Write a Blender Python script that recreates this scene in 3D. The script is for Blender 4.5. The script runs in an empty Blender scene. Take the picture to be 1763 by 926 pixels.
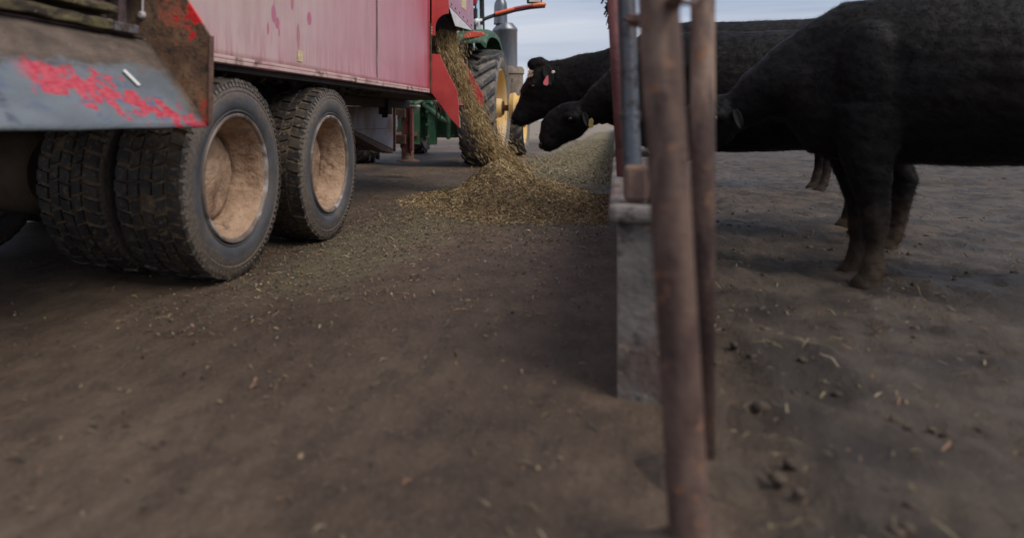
import bpy, bmesh, math, random
import numpy as np
from mathutils import Vector, Matrix, Euler, noise as mnoise

# ------------------------------------------------------------------ camera, sky, sun, exposure
S = bpy.context.scene
COL = S.collection
R = math.radians
TH = math.atan(460 / 1200)
SN, CS = math.sin(TH), math.cos(TH)
CAM_Z = 0.83

cd = bpy.data.cameras.new('camera'); cam = bpy.data.objects.new('camera', cd); COL.objects.link(cam)
cam.location = (0, 0, CAM_Z); cam.rotation_euler = (R(90), 0, TH)
cd.sensor_fit = 'HORIZONTAL'; cd.sensor_width = 36
cd.lens = 36 * 1200 / 1763
cd.shift_x = (881.5 - 600) / 1763
cd.shift_y = -(463 - 207) / 1763
cd.clip_start = 0.05; cd.clip_end = 3000
cd.dof.use_dof = True; cd.dof.focus_distance = 6.6; cd.dof.aperture_fstop = 1.35
S.camera = cam

S.view_settings.view_transform = 'Standard'; S.view_settings.look = 'None'
S.view_settings.gamma = 1; S.view_settings.exposure = 0.70
S.view_settings.use_curve_mapping = False
S.render.engine = 'CYCLES'
S.cycles.use_denoising = True
try: S.cycles.denoiser = 'OPENIMAGEDENOISE'
except Exception: pass
S.cycles.max_bounces = 6; S.cycles.diffuse_bounces = 3

SUN_EL, SUN_AZ = R(50), R(115)      # azimuth clockwise from +Y
W = bpy.data.worlds.new('World'); S.world = W; W.use_nodes = True
nt = W.node_tree; nt.nodes.clear()
def wn(t, **k):
    n = nt.nodes.new(t)
    for a, b in k.items(): setattr(n, a, b)
    return n
out = wn('ShaderNodeOutputWorld'); bg = wn('ShaderNodeBackground'); bg.inputs[1].default_value = 0.10
sky = wn('ShaderNodeTexSky', sky_type='NISHITA'); sky.sun_disc = False
sky.sun_elevation = SUN_EL; sky.sun_rotation = SUN_AZ; sky.dust_density = 2.5; sky.air_density = 1.3
tc = wn('ShaderNodeTexCoord'); mp = wn('ShaderNodeMapping'); mp.inputs['Scale'].default_value = (1.3, 1.3, 9.0)
nt.links.new(tc.outputs['Generated'], mp.inputs['Vector'])
nz = wn('ShaderNodeTexNoise'); nz.inputs['Scale'].default_value = 1.5; nz.inputs['Detail'].default_value = 5
nz.inputs['Roughness'].default_value = 0.5; nz.inputs['Distortion'].default_value = 0.6
nt.links.new(mp.outputs[0], nz.inputs['Vector'])
cr = wn('ShaderNodeValToRGB')
cr.color_ramp.elements[0].position = 0.36; cr.color_ramp.elements[0].color = (1.9, 2.35, 3.35, 1)
cr.color_ramp.elements[1].position = 0.66; cr.color_ramp.elements[1].color = (4.0, 4.2, 4.8, 1)
nt.links.new(nz.outputs['Fac'], cr.inputs[0])
mx = wn('ShaderNodeMix', data_type='RGBA'); mx.inputs[0].default_value = 0.88
nt.links.new(sky.outputs[0], mx.inputs[6]); nt.links.new(cr.outputs[0], mx.inputs[7])
nt.links.new(mx.outputs[2], bg.inputs[0]); nt.links.new(bg.outputs[0], out.inputs[0])

sl = bpy.data.lights.new('sun', 'SUN'); sl.energy = 1.6; sl.angle = R(38); sl.color = (1.0, 0.93, 0.84)
so = bpy.data.objects.new('sun', sl); COL.objects.link(so)
sd = Vector((math.sin(SUN_AZ) * math.cos(SUN_EL), math.cos(SUN_AZ) * math.cos(SUN_EL), math.sin(SUN_EL)))
so.rotation_euler = sd.to_track_quat('Z', 'Y').to_euler(); so.location = sd * 50

# ------------------------------------------------------------------ helpers
def P(px, py, D):
    """a point seen at photo pixel (px,py), D metres in front of the lens"""
    u = (px - 600) / 1200; v = (207 - py) / 1200
    return Vector((D * (-SN + u * CS), D * (CS + u * SN), CAM_Z + D * v))
def PY(px, py, Y):
    u = (px - 600) / 1200
    return P(px, py, Y / (CS + u * SN))
def PX(px, py, X):
    u = (px - 600) / 1200
    return P(px, py, X / (-SN + u * CS))

def fbm(p, sc, oct=4):
    return mnoise.fractal(Vector(p) * sc, 1.0, 2.0, oct)

class MB:
    def __init__(s): s.v = []; s.f = []; s.m = []
    def add(s, vs, fs, mi=0):
        o = len(s.v); s.v += [tuple(x) for x in vs]
        for f in fs: s.f.append(tuple(i + o for i in f)); s.m.append(mi)
    def box(s, a, b, mi=0, M=None, bev=0):
        x0, y0, z0 = a; x1, y1, z1 = b
        vs = [Vector(q) for q in ((x0,y0,z0),(x1,y0,z0),(x1,y1,z0),(x0,y1,z0),(x0,y0,z1),(x1,y0,z1),(x1,y1,z1),(x0,y1,z1))]
        if M is not None: vs = [M @ q for q in vs]
        s.add(vs, [(3,2,1,0),(4,5,6,7),(0,1,5,4),(1,2,6,5),(2,3,7,6),(3,0,4,7)], mi)
    def prism(s, pts, off, mi=0):
        n = len(pts); off = Vector(off); pts = [Vector(p) for p in pts]
        s.add(pts + [p + off for p in pts],
              [tuple(range(n))[::-1], tuple(range(n, 2*n))] + [(i, (i+1) % n, (i+1) % n + n, i + n) for i in range(n)], mi)
    def tube(s, pts, rad, n=12, mi=0, cap=True):
        pts = [Vector(p) for p in pts]
        if not hasattr(rad, '__len__'): rad = [rad] * len(pts)
        rings = []; up = None
        for i, p in enumerate(pts):
            d = (pts[min(i+1, len(pts)-1)] - pts[max(i-1, 0)]).normalized()
            if up is None: up = d.orthogonal().normalized()
            up = (up - d * up.dot(d)).normalized(); w = d.cross(up)
            rings.append([p + (up * math.cos(2*math.pi*k/n) + w * math.sin(2*math.pi*k/n)) * rad[i] for k in range(n)])
        vs = [q for r in rings for q in r]; fs = []
        for i in range(len(pts) - 1):
            for k in range(n):
                a = i*n + k; b = i*n + (k+1) % n
                fs.append((a, b, b+n, a+n))
        if cap: fs += [tuple(range(n))[::-1], tuple((len(pts)-1)*n + k for k in range(n))]
        s.add(vs, fs, mi)
    def revolve(s, prof, c, n=64, mi=0, axis='X', disp=None, caps=False):
        """prof (a, r) along axis"""
        c = Vector(c); vs = []
        for i, (a, r) in enumerate(prof):
            for k in range(n):
                t = 2*math.pi*k/n
                rr = r; aa = a
                if disp: aa, rr = disp(a, r, t)
                co, si = math.cos(t)*rr, math.sin(t)*rr
                q = (aa, co, si) if axis == 'X' else (co, si, aa) if axis == 'Z' else (co, aa, si)
                vs.append(c + Vector(q))
        fs = []
        for i in range(len(prof)-1):
            for k in range(n):
                a = i*n+k; b = i*n+(k+1) % n
                fs.append((a, b, b+n, a+n))
        if caps: fs += [tuple(range(n)), tuple((len(prof)-1)*n+k for k in range(n))]
        s.add(vs, fs, mi)
    def build(s, name, mats, parent=None, smooth=None, bevel=0, fix=True):
        me = bpy.data.meshes.new(name)
        off = Vector((0,0,0))
        p = parent
        while p is not None: off += p.location; p = p.parent
        me.from_pydata([tuple(Vector(q) - off) for q in s.v], [], s.f)
        if not isinstance(mats, (list, tuple)): mats = [mats]
        for m in mats: me.materials.append(m)
        me.polygons.foreach_set('material_index', s.m)
        if fix:
            bm = bmesh.new(); bm.from_mesh(me); bmesh.ops.recalc_face_normals(bm, faces=bm.faces)
            bm.to_mesh(me); bm.free()
        if smooth is not None:
            me.polygons.foreach_set('use_smooth', [True]*len(me.polygons))
            if smooth < 3: me.set_sharp_from_angle(angle=smooth)
        me.update()
        o = bpy.data.objects.new(name, me); COL.objects.link(o); o.parent = parent
        if bevel:
            b = o.modifiers.new('bevel', 'BEVEL'); b.width = bevel; b.segments = 2; b.limit_method = 'ANGLE'; b.angle_limit = R(40)
        return o

def tag(o, label=None, cat=None, group=None, kind=None):
    if label: o['label'] = label
    if cat: o['category'] = cat
    if group: o['group'] = group
    if kind: o['kind'] = kind
    return o
def empty(name, loc, parent=None):
    o = bpy.data.objects.new(name, None); COL.objects.link(o)
    off = Vector((0,0,0)); p = parent
    while p is not None: off += p.location; p = p.parent
    o.location = Vector(loc) - off; o.parent = parent; o.empty_display_size = 0.2
    return o

# ------------------------------------------------------------------ materials
def col4(c): return (c[0], c[1], c[2], 1)
class Mat:
    def __init__(s, name, rough=0.7, metal=0.0, coord='Object'):
        s.m = bpy.data.materials.new(name); s.m.use_nodes = True
        s.t = s.m.node_tree; s.b = s.t.nodes['Principled BSDF']
        s.b.inputs['Roughness'].default_value = rough; s.b.inputs['Metallic'].default_value = metal
        if coord == 'World':
            s.co = s.t.nodes.new('ShaderNodeNewGeometry').outputs['Position']
        else: s.co = s.t.nodes.new('ShaderNodeTexCoord').outputs[coord]
        s.c = None
    def n(s, t, **k):
        n = s.t.nodes.new(t)
        for a, b in k.items(): setattr(n, a, b)
        return n
    def l(s, a, b): s.t.links.new(a, b)
    def mapped(s, stretch=(1,1,1), loc=(0,0,0)):
        m = s.n('ShaderNodeMapping'); m.inputs['Scale'].default_value = stretch; m.inputs['Location'].default_value = loc
        s.l(s.co, m.inputs['Vector']); return m.outputs[0]
    def noise(s, scale=5, detail=4, stretch=(1,1,1), rough=0.55, loc=(0,0,0), dist=0):
        z = s.n('ShaderNodeTexNoise'); z.inputs['Scale'].default_value = scale; z.inputs['Detail'].default_value = detail
        z.inputs['Roughness'].default_value = rough; z.inputs['Distortion'].default_value = dist
        s.l(s.mapped(stretch, loc), z.inputs['Vector']); return z.outputs['Fac']
    def ramp(s, fac, lo, hi):
        r = s.n('ShaderNodeMapRange'); r.inputs[1].default_value = lo; r.inputs[2].default_value = hi
        s.l(fac, r.inputs[0]); return r.outputs[0]
    def math(s, op, a, b=None, clamp=False):
        m = s.n('ShaderNodeMath', operation=op); m.use_clamp = clamp
        for i, x in enumerate((a, b)):
            if x is None: continue
            if isinstance(x, (int, float)): m.inputs[i].default_value = x
            else: s.l(x, m.inputs[i])
        return m.outputs[0]
    def mix(s, fac, a, b):
        m = s.n('ShaderNodeMix', data_type='RGBA')
        for i, x in ((0, fac), (6, a), (7, b)):
            if isinstance(x, tuple): m.inputs[i].default_value = col4(x)
            elif isinstance(x, (int, float)): m.inputs[i].default_value = x
            else: s.l(x, m.inputs[i])
        return m.outputs[2]
    def base(s, c1, c2=None, scale=5, stretch=(1,1,1), lo=0.35, hi=0.65, detail=5):
        if c2 is None: s.c = c1
        else: s.c = s.mix(s.ramp(s.noise(scale, detail, stretch), lo, hi), c1, c2)
        return s
    def layer(s, c, scale=5, lo=0.5, hi=0.6, stretch=(1,1,1), loc=(3,7,1), detail=5, rough=0.6, amt=1.0):
        f = s.ramp(s.noise(scale, detail, stretch, rough, loc), lo, hi)
        if amt != 1.0: f = s.math('MULTIPLY', f, amt)
        s.c = s.mix(f, s.c, c); return s
    def xyz(s):
        q = s.n('ShaderNodeSeparateXYZ'); s.l(s.co, q.inputs[0]); return q.outputs
    def bump(s, scale=60, dist=0.003, stretch=(1,1,1), detail=4, strength=1.0):
        b = s.n('ShaderNodeBump'); b.inputs['Distance'].default_value = dist; b.inputs['Strength'].default_value = strength
        s.l(s.noise(scale, detail, stretch), b.inputs['Height']); s.l(b.outputs[0], s.b.inputs['Normal']); return s
    def done(s):
        if isinstance(s.c, tuple): s.b.inputs['Base Color'].default_value = col4(s.c)
        else: s.l(s.c, s.b.inputs['Base Color'])
        return s.m

def rubber_mat():
    m = Mat('tyre_rubber', 0.7)
    x, y, z = m.xyz()
    rad = m.math('SQRT', m.math('ADD', m.math('MULTIPLY', y, y), m.math('MULTIPLY', z, z)))
    m.base((0.042,0.043,0.050),(0.078,0.077,0.084),5)
    k = m.math('ADD', m.ramp(rad, .375, .47), m.math('MULTIPLY', m.math('SUBTRACT', m.noise(7, 5), .5), 1.3))
    m.c = m.mix(m.math('MULTIPLY', m.ramp(k, .2, .8), .85), m.c, m.mix(m.ramp(m.noise(50, 4), .38, .62), (0.075,0.058,0.045), (0.155,0.12,0.092)))
    m.layer((0.15,0.118,0.09),5,0.50,0.72,amt=0.5)
    m.layer((0.02,0.018,0.018),70,0.58,0.72,amt=0.6)
    m.bump(120, 0.003, detail=6)
    return m.done()
rubber = rubber_mat()
rubber_old = Mat('tyre_rubber', 0.62).base((0.045,0.045,0.050),(0.075,0.073,0.078),6).layer((0.15,0.118,0.09),9,0.46,0.68,amt=0.75).layer((0.15,0.115,0.08),60,0.56,0.72,amt=0.5).bump(140,0.002).done()
tread_rubber = Mat('tread_rubber', 0.6).base((0.012,0.011,0.011),(0.028,0.024,0.021),14).layer((0.085,0.062,0.040),9,0.47,0.68,amt=.6).layer((0.17,0.12,0.07),34,0.56,0.66,amt=.85).layer((0.16,0.11,0.06),120,0.62,0.72).bump(160,0.003).done()
groove_mud = Mat('groove_mud', 0.9).base((0.055,0.038,0.024),(0.22,0.15,0.085),13).layer((0.34,0.245,0.14),60,0.6,0.72).bump(90,0.006).done()
dry_mud = Mat('dry_mud', 0.95).base((0.255,0.158,0.098),(0.41,0.275,0.185),7).layer((0.13,0.08,0.05),16,0.52,0.72,amt=.8).layer((0.48,0.37,0.27),70,0.58,0.75,amt=.6).bump(55,0.009,detail=8).done()
rim_metal = Mat('worn_rim_steel', 0.6, 0.15).base((0.10,0.075,0.06),(0.22,0.17,0.14),8).layer((0.42,0.38,0.36),5,0.56,0.66).bump(80,0.002).done()
rust = Mat('rusty_steel', 0.75).base((0.09,0.045,0.03),(0.17,0.09,0.06),12).layer((0.05,0.03,0.025),30,0.5,0.65).bump(90,0.003).done()
dark_steel = Mat('dark_grimy_steel', 0.75).base((0.018,0.014,0.013),(0.05,0.036,0.03),6).layer((0.08,0.055,0.04),25,0.58,0.75).bump(60,0.006).done()
drum_m = Mat('dim_muddy_drum', 0.9).base((0.075,0.050,0.030),(0.13,0.088,0.054),4).bump(30,.006).done()
lilac = Mat('dusty_grey_steel', 0.55).base((0.24,0.21,0.25),(0.33,0.30,0.33),3,(1,1,.4)).layer((0.17,0.10,0.06),2.2,0.46,0.62).layer((0.12,0.07,0.05),40,0.6,0.7).bump(50,0.002).done()
lilac_dark = Mat('grimy_grey_block', 0.7).base((0.07,0.065,0.075),(0.12,0.11,0.12),12).layer((0.06,0.04,0.03),20,.5,.6).bump(60,.003).done()
red = Mat('red_paint', 0.5).base((0.50,0.045,0.045),(0.62,0.085,0.075),3).layer((0.45,0.13,0.10),50,0.56,0.7,amt=.6).layer((0.12,0.05,0.035),9,0.68,0.72).bump(60,0.002).done()
brown_red = Mat('brown_red_steel', 0.7).base((0.14,0.045,0.04),(0.24,0.075,0.065),5).layer((0.07,0.04,0.03),15,0.5,0.65).bump(50,0.003).done()

def side_mat():
    m = Mat('faded_red_panel', 0.42, coord='World')
    x, y, z = m.xyz()
    g = m.ramp(y, 3.3, 7.2)
    g = m.math('ADD', g, m.math('MULTIPLY', m.math('SUBTRACT', m.noise(1.1, 3, (1,1,.6)), 0.5), 0.9), clamp=True)
    m.c = m.mix(g, (0.52,0.37,0.35), (0.46,0.135,0.185))
    st = m.ramp(m.noise(16, 6, (1,1,.07)), 0.42, 0.75)
    m.c = m.mix(m.math('MULTIPLY', st, 0.20), m.c, (0.36,0.06,0.13))
    st2 = m.ramp(m.noise(9, 6, (1,1,.10), loc=(4,2,9)), 0.5, 0.75)
    m.c = m.mix(m.math('MULTIPLY', st2, 0.24), m.c, (0.60,0.43,0.45))
    low = m.math('MULTIPLY', m.ramp(z, 1.42, 1.14), m.ramp(m.noise(30, 4, (1,1,.12), loc=(1,5,2)), 0.44, 0.66))
    m.c = m.mix(m.math('MULTIPLY', low, 0.55), m.c, (0.33,0.06,0.12))
    # drips and splashes of the old paint, at fixed places on the panel
    wob = m.math('MULTIPLY', m.math('SUBTRACT', m.noise(14, 3), 0.5), 0.9)
    tot = None
    for px, py, ry, rz in ((471,24,.032,.055),(477,40,.03,.035),(480,56,.010,.028),(461,50,.014,.035),(532,33,.034,.045),(513,63,.024,.085),(503,5,.022,.05),(472,-5,.006,.08)):
        q = PX(px, py, -1.9)
        a = m.math('DIVIDE', m.math('SUBTRACT', y, q.y), ry); b = m.math('DIVIDE', m.math('SUBTRACT', z, q.z), rz)
        d = m.math('ADD', m.math('ADD', m.math('MULTIPLY', a, a), m.math('MULTIPLY', b, b)), wob)
        k = m.ramp(d, 1.15, 0.85)
        tot = k if tot is None else m.math('MAXIMUM', tot, k)
    m.c = m.mix(m.math('MULTIPLY', tot, 0.85), m.c, (0.43,0.075,0.17))
    q = PX(515, 50, -1.9)       # yellowish run along the weld
    a = m.math('ABSOLUTE', m.math('SUBTRACT', y, q.y))
    w = m.math('MULTIPLY', m.ramp(a, 0.03, 0.005), m.ramp(m.noise(20, 3, (1,1,.2), loc=(8,8,8)), 0.4, 0.6))
    m.c = m.mix(m.math('MULTIPLY', w, 0.45), m.c, (0.52,0.40,0.27))
    m.layer((0.10,0.05,0.04), 55, 0.72, 0.76, amt=.8)
    m.layer((0.30,0.20,0.155), 3.2, 0.52, 0.72, (1,1,.6), loc=(2,2,8), amt=.35)
    m.bump(9, 0.004, (1,1,.6))
    return m.done()
panel = side_mat()
lip_mat = Mat('pale_lip', 0.6).base((0.46,0.27,0.27),(0.58,0.42,0.38),8,(1,.5,1)).layer((0.15,0.085,0.06),9,0.52,0.64).bump(60,0.003).done()

def apron_mat():
    m = Mat('scraped_grey_apron', 0.34, coord='UV')
    x, y, z = m.xyz()      # u = metres along trailer, v = 0 top .. 1 lip
    m.c = m.mix(m.ramp(m.noise(3, 4), .35, .7), (0.112,0.130,0.146), (0.165,0.188,0.203))
    n1 = m.noise(17, 5, (1,.42,1), 0.62)
    cen = m.math('ADD', m.math('MULTIPLY', m.math('SUBTRACT', x, 1.85), 0.72), 0.50)
    dd = m.math('ABSOLUTE', m.math('SUBTRACT', y, cen))
    wid = m.ramp(x, 2.7, 1.75); wid = m.math('ADD', m.math('MULTIPLY', wid, 0.16), 0.12)
    band = m.math('SUBTRACT', 1.0, m.math('DIVIDE', dd, wid))
    band = m.math('ADD', m.math('MULTIPLY', band, 0.24), m.math('ADD', m.math('MULTIPLY', n1, 1.25), -.12))
    redm = m.math('MULTIPLY', m.ramp(band, 0.585, 0.65), m.ramp(x, 1.72, 1.80))
    bl = m.math('MULTIPLY', m.ramp(band, 0.42, 0.5), m.ramp(m.noise(9, 4, loc=(2,2,2)), 0.5, 0.6))
    m.c = m.mix(m.math('MULTIPLY', bl, .6), m.c, (0.075,0.10,0.19))
    m.c = m.mix(redm, m.c, m.mix(m.ramp(m.noise(30,3),.4,.6), (0.42,0.028,0.05), (0.50,0.08,0.10)))
    # grime from the fold down, ragged edge; the fold at the gusset too
    edge = m.math('ADD', y, m.math('MULTIPLY', m.math('SUBTRACT', m.noise(7, 5, (1,1,1), .6, (5,5,5)), 0.5), 0.34))
    gr = m.ramp(edge, 0.44, 0.35)
    gx = m.ramp(m.math('ADD', x, m.math('MULTIPLY', m.math('SUBTRACT', m.noise(9,4,loc=(9,1,1)), .5), .08)), 2.50, 2.56)
    gr = m.math('MAXIMUM', gr, m.math('MULTIPLY', gx, m.ramp(y, 1.0, .85)))
    g2 = m.mix(m.ramp(m.noise(6, 5, (1,1,1), .6), .4, .65), (0.070,0.050,0.038), (0.145,0.105,0.080))
    g2 = m.mix(m.math('MULTIPLY', m.ramp(m.noise(50,3), .5, .7), .5), g2, (0.04,0.03,0.028))
    m.c = m.mix(gr, m.c, g2)
    # dark scrape across the left
    sx = m.math('ADD', m.math('SUBTRACT', x, 1.585), m.math('MULTIPLY', m.math('SUBTRACT', y, .6), 0.03))
    sx = m.math('ADD', sx, m.math('MULTIPLY', m.math('SUBTRACT', m.noise(5,4,loc=(0,3,0)), .5), .05))
    sc = m.math('MULTIPLY', m.ramp(m.math('ABSOLUTE', sx), 0.03, 0.012), m.ramp(m.noise(9,3,loc=(7,0,0)), .38, .55))
    m.c = m.mix(m.math('MULTIPLY', sc, .85), m.c, (0.05,0.06,0.09))
    m.l(m.math('ADD', m.math('MULTIPLY', gr, 0.5), 0.36), m.b.inputs['Roughness'])
    m.bump(30, 0.004)
    return m.done()
apron_m = apron_mat()
def gusset_mat():
    m = Mat('rusty_gusset', 0.7, coord='World')
    x, y, z = m.xyz()
    m.base((0.10,0.052,0.03),(0.23,0.13,0.07),9).layer((0.045,0.03,0.02),22,0.5,0.65).layer((0.30,0.12,0.04),16,0.62,0.74,loc=(1,1,1))
    m.c = m.mix(m.math('MULTIPLY', m.ramp(x, -1.90, -2.05), .6), m.c, (0.20,0.14,0.095))
    up = m.ramp(z, 1.16, 1.36)
    k = m.math('ADD', m.noise(8, 5, rough=.6, loc=(2,9,4)), m.math('MULTIPLY', up, 0.16))
    k = m.math('SUBTRACT', k, m.math('MULTIPLY', m.ramp(x, -1.90, -1.98), .3))
    m.c = m.mix(m.math('MULTIPLY', m.ramp(k, 0.58, 0.63), .85), m.c, (0.36,0.105,0.06))
    k2 = m.math('ADD', k, m.math('MULTIPLY', m.ramp(x, -1.84, -1.72), 0.13))
    m.c = m.mix(m.ramp(k2, 0.72, 0.745), m.c, (0.62,0.02,0.02))
    c = m.math('MULTIPLY', m.ramp(z, 0.93, 0.89), m.ramp(m.noise(12,4,loc=(0,0,6)), .42, .5))
    m.c = m.mix(m.math('MULTIPLY', c, m.ramp(x, -1.72, -1.69)), m.c, (0.64,0.03,0.02))
    m.bump(60, 0.005)
    return m.done()
gusset_m = gusset_mat()
ledge_m = Mat('mossy_ledge', 0.9).base((0.06,0.042,0.022),(0.15,0.125,0.055),8,(1,.4,1)).layer((0.03,0.022,0.016),20,0.48,0.6,(1,.4,1)).layer((0.22,0.18,0.10),45,0.6,0.7).bump(50,0.008,(1,.4,1)).done()
inner_wall = Mat('stained_maroon', 0.8).base((0.055,0.038,0.038),(0.12,0.07,0.075),5).layer((0.03,0.02,0.02),12,.5,.6).bump(50,0.004).done()
purple = Mat('maroon_paint', 0.6).base((0.13,0.055,0.075),(0.17,0.075,0.095),6).layer((0.06,0.035,0.035),14,.5,.65).bump(50,0.003).done()
white_plastic = Mat('white_plastic', 0.5).base((0.75,0.74,0.72),(0.68,0.66,0.63),20).done()
tan_label = Mat('yellowed_label', 0.7).base((0.55,0.42,0.22),(0.62,0.52,0.32),30).layer((0.3,0.2,0.12),60,.55,.65).done()
guard_m = Mat('faded_pink_guard', 0.55).base((0.36,0.17,0.24),(0.45,0.26,0.31),5).layer((0.2,0.08,0.11),40,.58,.7).bump(50,0.002).done()
galv = Mat('pale_galvanised', 0.5, 0.1).base((0.46,0.44,0.43),(0.58,0.56,0.55),8).layer((0.3,0.24,0.2),30,.55,.7).bump(60,.002).done()

green = Mat('tractor_green', 0.55).base((0.015,0.065,0.030),(0.026,0.095,0.042),5).layer((0.15,0.14,0.10),7,0.52,0.68,amt=.8).bump(50,.002).done()
green_dark = Mat('tractor_dark_green', 0.6).base((0.01,0.05,0.022),(0.018,0.085,0.035),6).layer((0.05,0.045,0.03),10,0.5,0.65,amt=.8).bump(50,.003).done()
yellow = Mat('wheel_yellow', 0.6).base((0.66,0.40,0.09),(0.70,0.46,0.15),4).layer((0.56,0.42,0.27),4,.38,.58,amt=.9).bump(50,.002).done()
tractor_tyre = Mat('tractor_tyre', 0.8).base((0.10,0.088,0.078),(0.17,0.148,0.13),5).layer((0.24,0.20,0.165),12,0.46,0.66,amt=.85).bump(60,.006).done()
lug_m = Mat('tyre_lug', 0.65).base((0.035,0.037,0.042),(0.065,0.065,0.068),8).layer((0.16,0.13,0.10),20,.5,.7).bump(60,.004).done()
blk = Mat('black_plastic', 0.5).base((0.018,0.018,0.02),(0.035,0.034,0.034),10).bump(60,.001).done()
exh_m = Mat('exhaust_steel', 0.34, 0.65).base((0.12,0.13,0.15),(0.22,0.225,0.24),2.5,(2,2,.4)).layer((0.26,0.17,0.12),3,.56,.7,(3,3,.3)).bump(40,.002).done()
dusty = Mat('dusty_body', 0.85).base((0.17,0.125,0.095),(0.27,0.215,0.17),6).layer((0.10,0.075,0.06),12,.52,.66).bump(40,.006).done()
orange = Mat('orange_reflector', 0.4).base((0.85,0.10,0.03),(0.8,0.13,0.05),10).done()
amber = Mat('amber_lens', 0.3).base((0.70,0.17,0.05),(0.62,0.13,0.05),10).done()
darkred = Mat('dark_red_reflector', 0.45).base((0.35,0.03,0.045),(0.30,0.03,0.05),10).done()
lampred = Mat('red_lens', 0.35).base((0.65,0.05,0.03),(0.60,0.12,0.06),30).layer((0.3,0.03,0.02),60,.5,.6).done()
def glass_mat():
    m = Mat('cab_glass', 0.05); m.b.inputs['Transmission Weight'].default_value = 1.0; m.c = (0.80,0.90,0.92); m.b.inputs['IOR'].default_value = 1.1
    return m.done()
glass = glass_mat()

post_rust = Mat('post_rust', 0.75).base((0.07,0.038,0.030),(0.17,0.105,0.078),9,(1,1,.35),.4,.6).layer((0.045,0.025,0.023),12,.48,.62,(1,1,.4)).layer((0.30,0.20,0.145),10,.56,.68,(1,1,.25),loc=(9,2,2)).layer((0.26,0.12,0.06),30,.6,.68).bump(60,.003).done()
rail_rust = Mat('rail_rust', 0.7).base((0.14,0.045,0.045),(0.20,0.075,0.07),5).layer((0.07,0.035,0.03),12,.5,.65).bump(60,.003).done()
blue_pipe = Mat('blue_grey_pipe', 0.36, 0.5).base((0.065,0.075,0.092),(0.125,0.14,0.16),4,(1,1,.3)).layer((0.10,0.078,0.07),6,.42,.60,(1,1,.5)).layer((0.04,0.035,0.035),14,.56,.66).bump(60,.002).done()
conc = Mat('bunk_concrete', 0.9).base((0.10,0.088,0.082),(0.18,0.162,0.15),4).layer((0.09,0.055,0.042),6,.48,.60,(1,1,.5)).layer((0.05,0.04,0.034),14,.55,.66).layer((0.30,0.20,0.15),30,.6,.7).bump(40,.006).done()

def ground_mat():
    m = Mat('feedlot_ground', 0.8)
    x, y, z = m.xyz()
    m.c = m.mix(m.ramp(m.noise(.9, 8, (1,.6,1), .62), .38, .62), (0.072,0.045,0.029), (0.142,0.098,0.066))
    m.c = m.mix(m.math('MULTIPLY', m.ramp(m.noise(9, 7, (1,.5,1), .65), .42, .66), .75), m.c, (0.048,0.032,0.022))
    m.c = m.mix(m.math('MULTIPLY', m.ramp(m.noise(75, 4, (1,.7,1), .6), .54, .68), .5), m.c, (0.19,0.15,0.10))
    m.c = m.mix(m.math('MULTIPLY', m.ramp(m.noise(40, 5, (1,.6,1), .6, (6,6,6)), .60, .68), .7), m.c, (0.035,0.028,0.022))
    dx_ = m.math('DIVIDE', m.math('SUBTRACT', x, -1.5), .42); dy_ = m.math('DIVIDE', m.math('SUBTRACT', y, 4.9), 2.0)
    rr_ = m.math('ADD', m.math('ADD', m.math('MULTIPLY', dx_, dx_), m.math('MULTIPLY', dy_, dy_)), m.math('MULTIPLY', m.math('SUBTRACT', m.noise(3, 6, rough=.65), .5), 2.6))
    m.c = m.mix(m.math('MULTIPLY', m.ramp(rr_, 1.3, .2), .6), m.c, (0.155,0.135,0.075))
    dx_ = m.math('DIVIDE', m.math('SUBTRACT', x, -.85), 1.05); dy_ = m.math('DIVIDE', m.math('SUBTRACT', y, 6.8), 1.5)
    rr_ = m.math('ADD', m.math('ADD', m.math('MULTIPLY', dx_, dx_), m.math('MULTIPLY', dy_, dy_)), m.math('MULTIPLY', m.math('SUBTRACT', m.noise(4, 6, rough=.65), .5), 1.6))
    m.c = m.mix(m.math('MULTIPLY', m.ramp(rr_, 1.15, .6), .8), m.c, (0.135,0.105,0.055))
    # feed trodden in along the bunk
    bx = m.math('ADD', x, m.math('MULTIPLY', m.math('SUBTRACT', m.noise(.8, 4), .5), .9))
    strip = m.math('MULTIPLY', m.ramp(bx, -1.95, -1.5), m.ramp(y, 8.6, 10.2))
    strip = m.math('MULTIPLY', strip, m.ramp(bx, 0.4, 0.1))
    strip = m.math('MULTIPLY', strip, m.ramp(m.noise(5, 6, (1,.6,1), .65, (1,2,3)), .30, .52))
    m.c = m.mix(m.math('MULTIPLY', strip, .9), m.c, m.mix(m.ramp(m.noise(30, 5), .4, .62), (0.14,0.108,0.058), (0.26,0.215,0.125)))
    pen = m.math('MULTIPLY', m.ramp(x, 0.2, 0.45), 1.0)
    m.c = m.mix(pen, m.c, m.mix(m.ramp(m.noise(3, 6), .4, .6), (0.038,0.028,0.021), (0.085,0.062,0.043)))
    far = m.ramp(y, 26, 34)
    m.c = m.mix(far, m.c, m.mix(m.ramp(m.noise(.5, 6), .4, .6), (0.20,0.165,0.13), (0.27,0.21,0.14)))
    r = m.math('ADD', m.math('MULTIPLY', m.noise(1.2, 4, loc=(3,3,3)), .55), .38); m.l(r, m.b.inputs['Roughness'])
    m.b.inputs['Specular IOR Level'].default_value = 0.35
    b = m.n('ShaderNodeBump'); b.inputs['Distance'].default_value = 0.03; b.inputs['Strength'].default_value = 0.9
    hh = m.math('ADD', m.noise(14, 8, (1,.6,1), .65), m.math('MULTIPLY', m.noise(90, 4, rough=.7), .35))
    m.l(hh, b.inputs['Height']); m.l(b.outputs[0], m.b.inputs['Normal'])
    return m.done()
ground_m = ground_mat()

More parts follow.
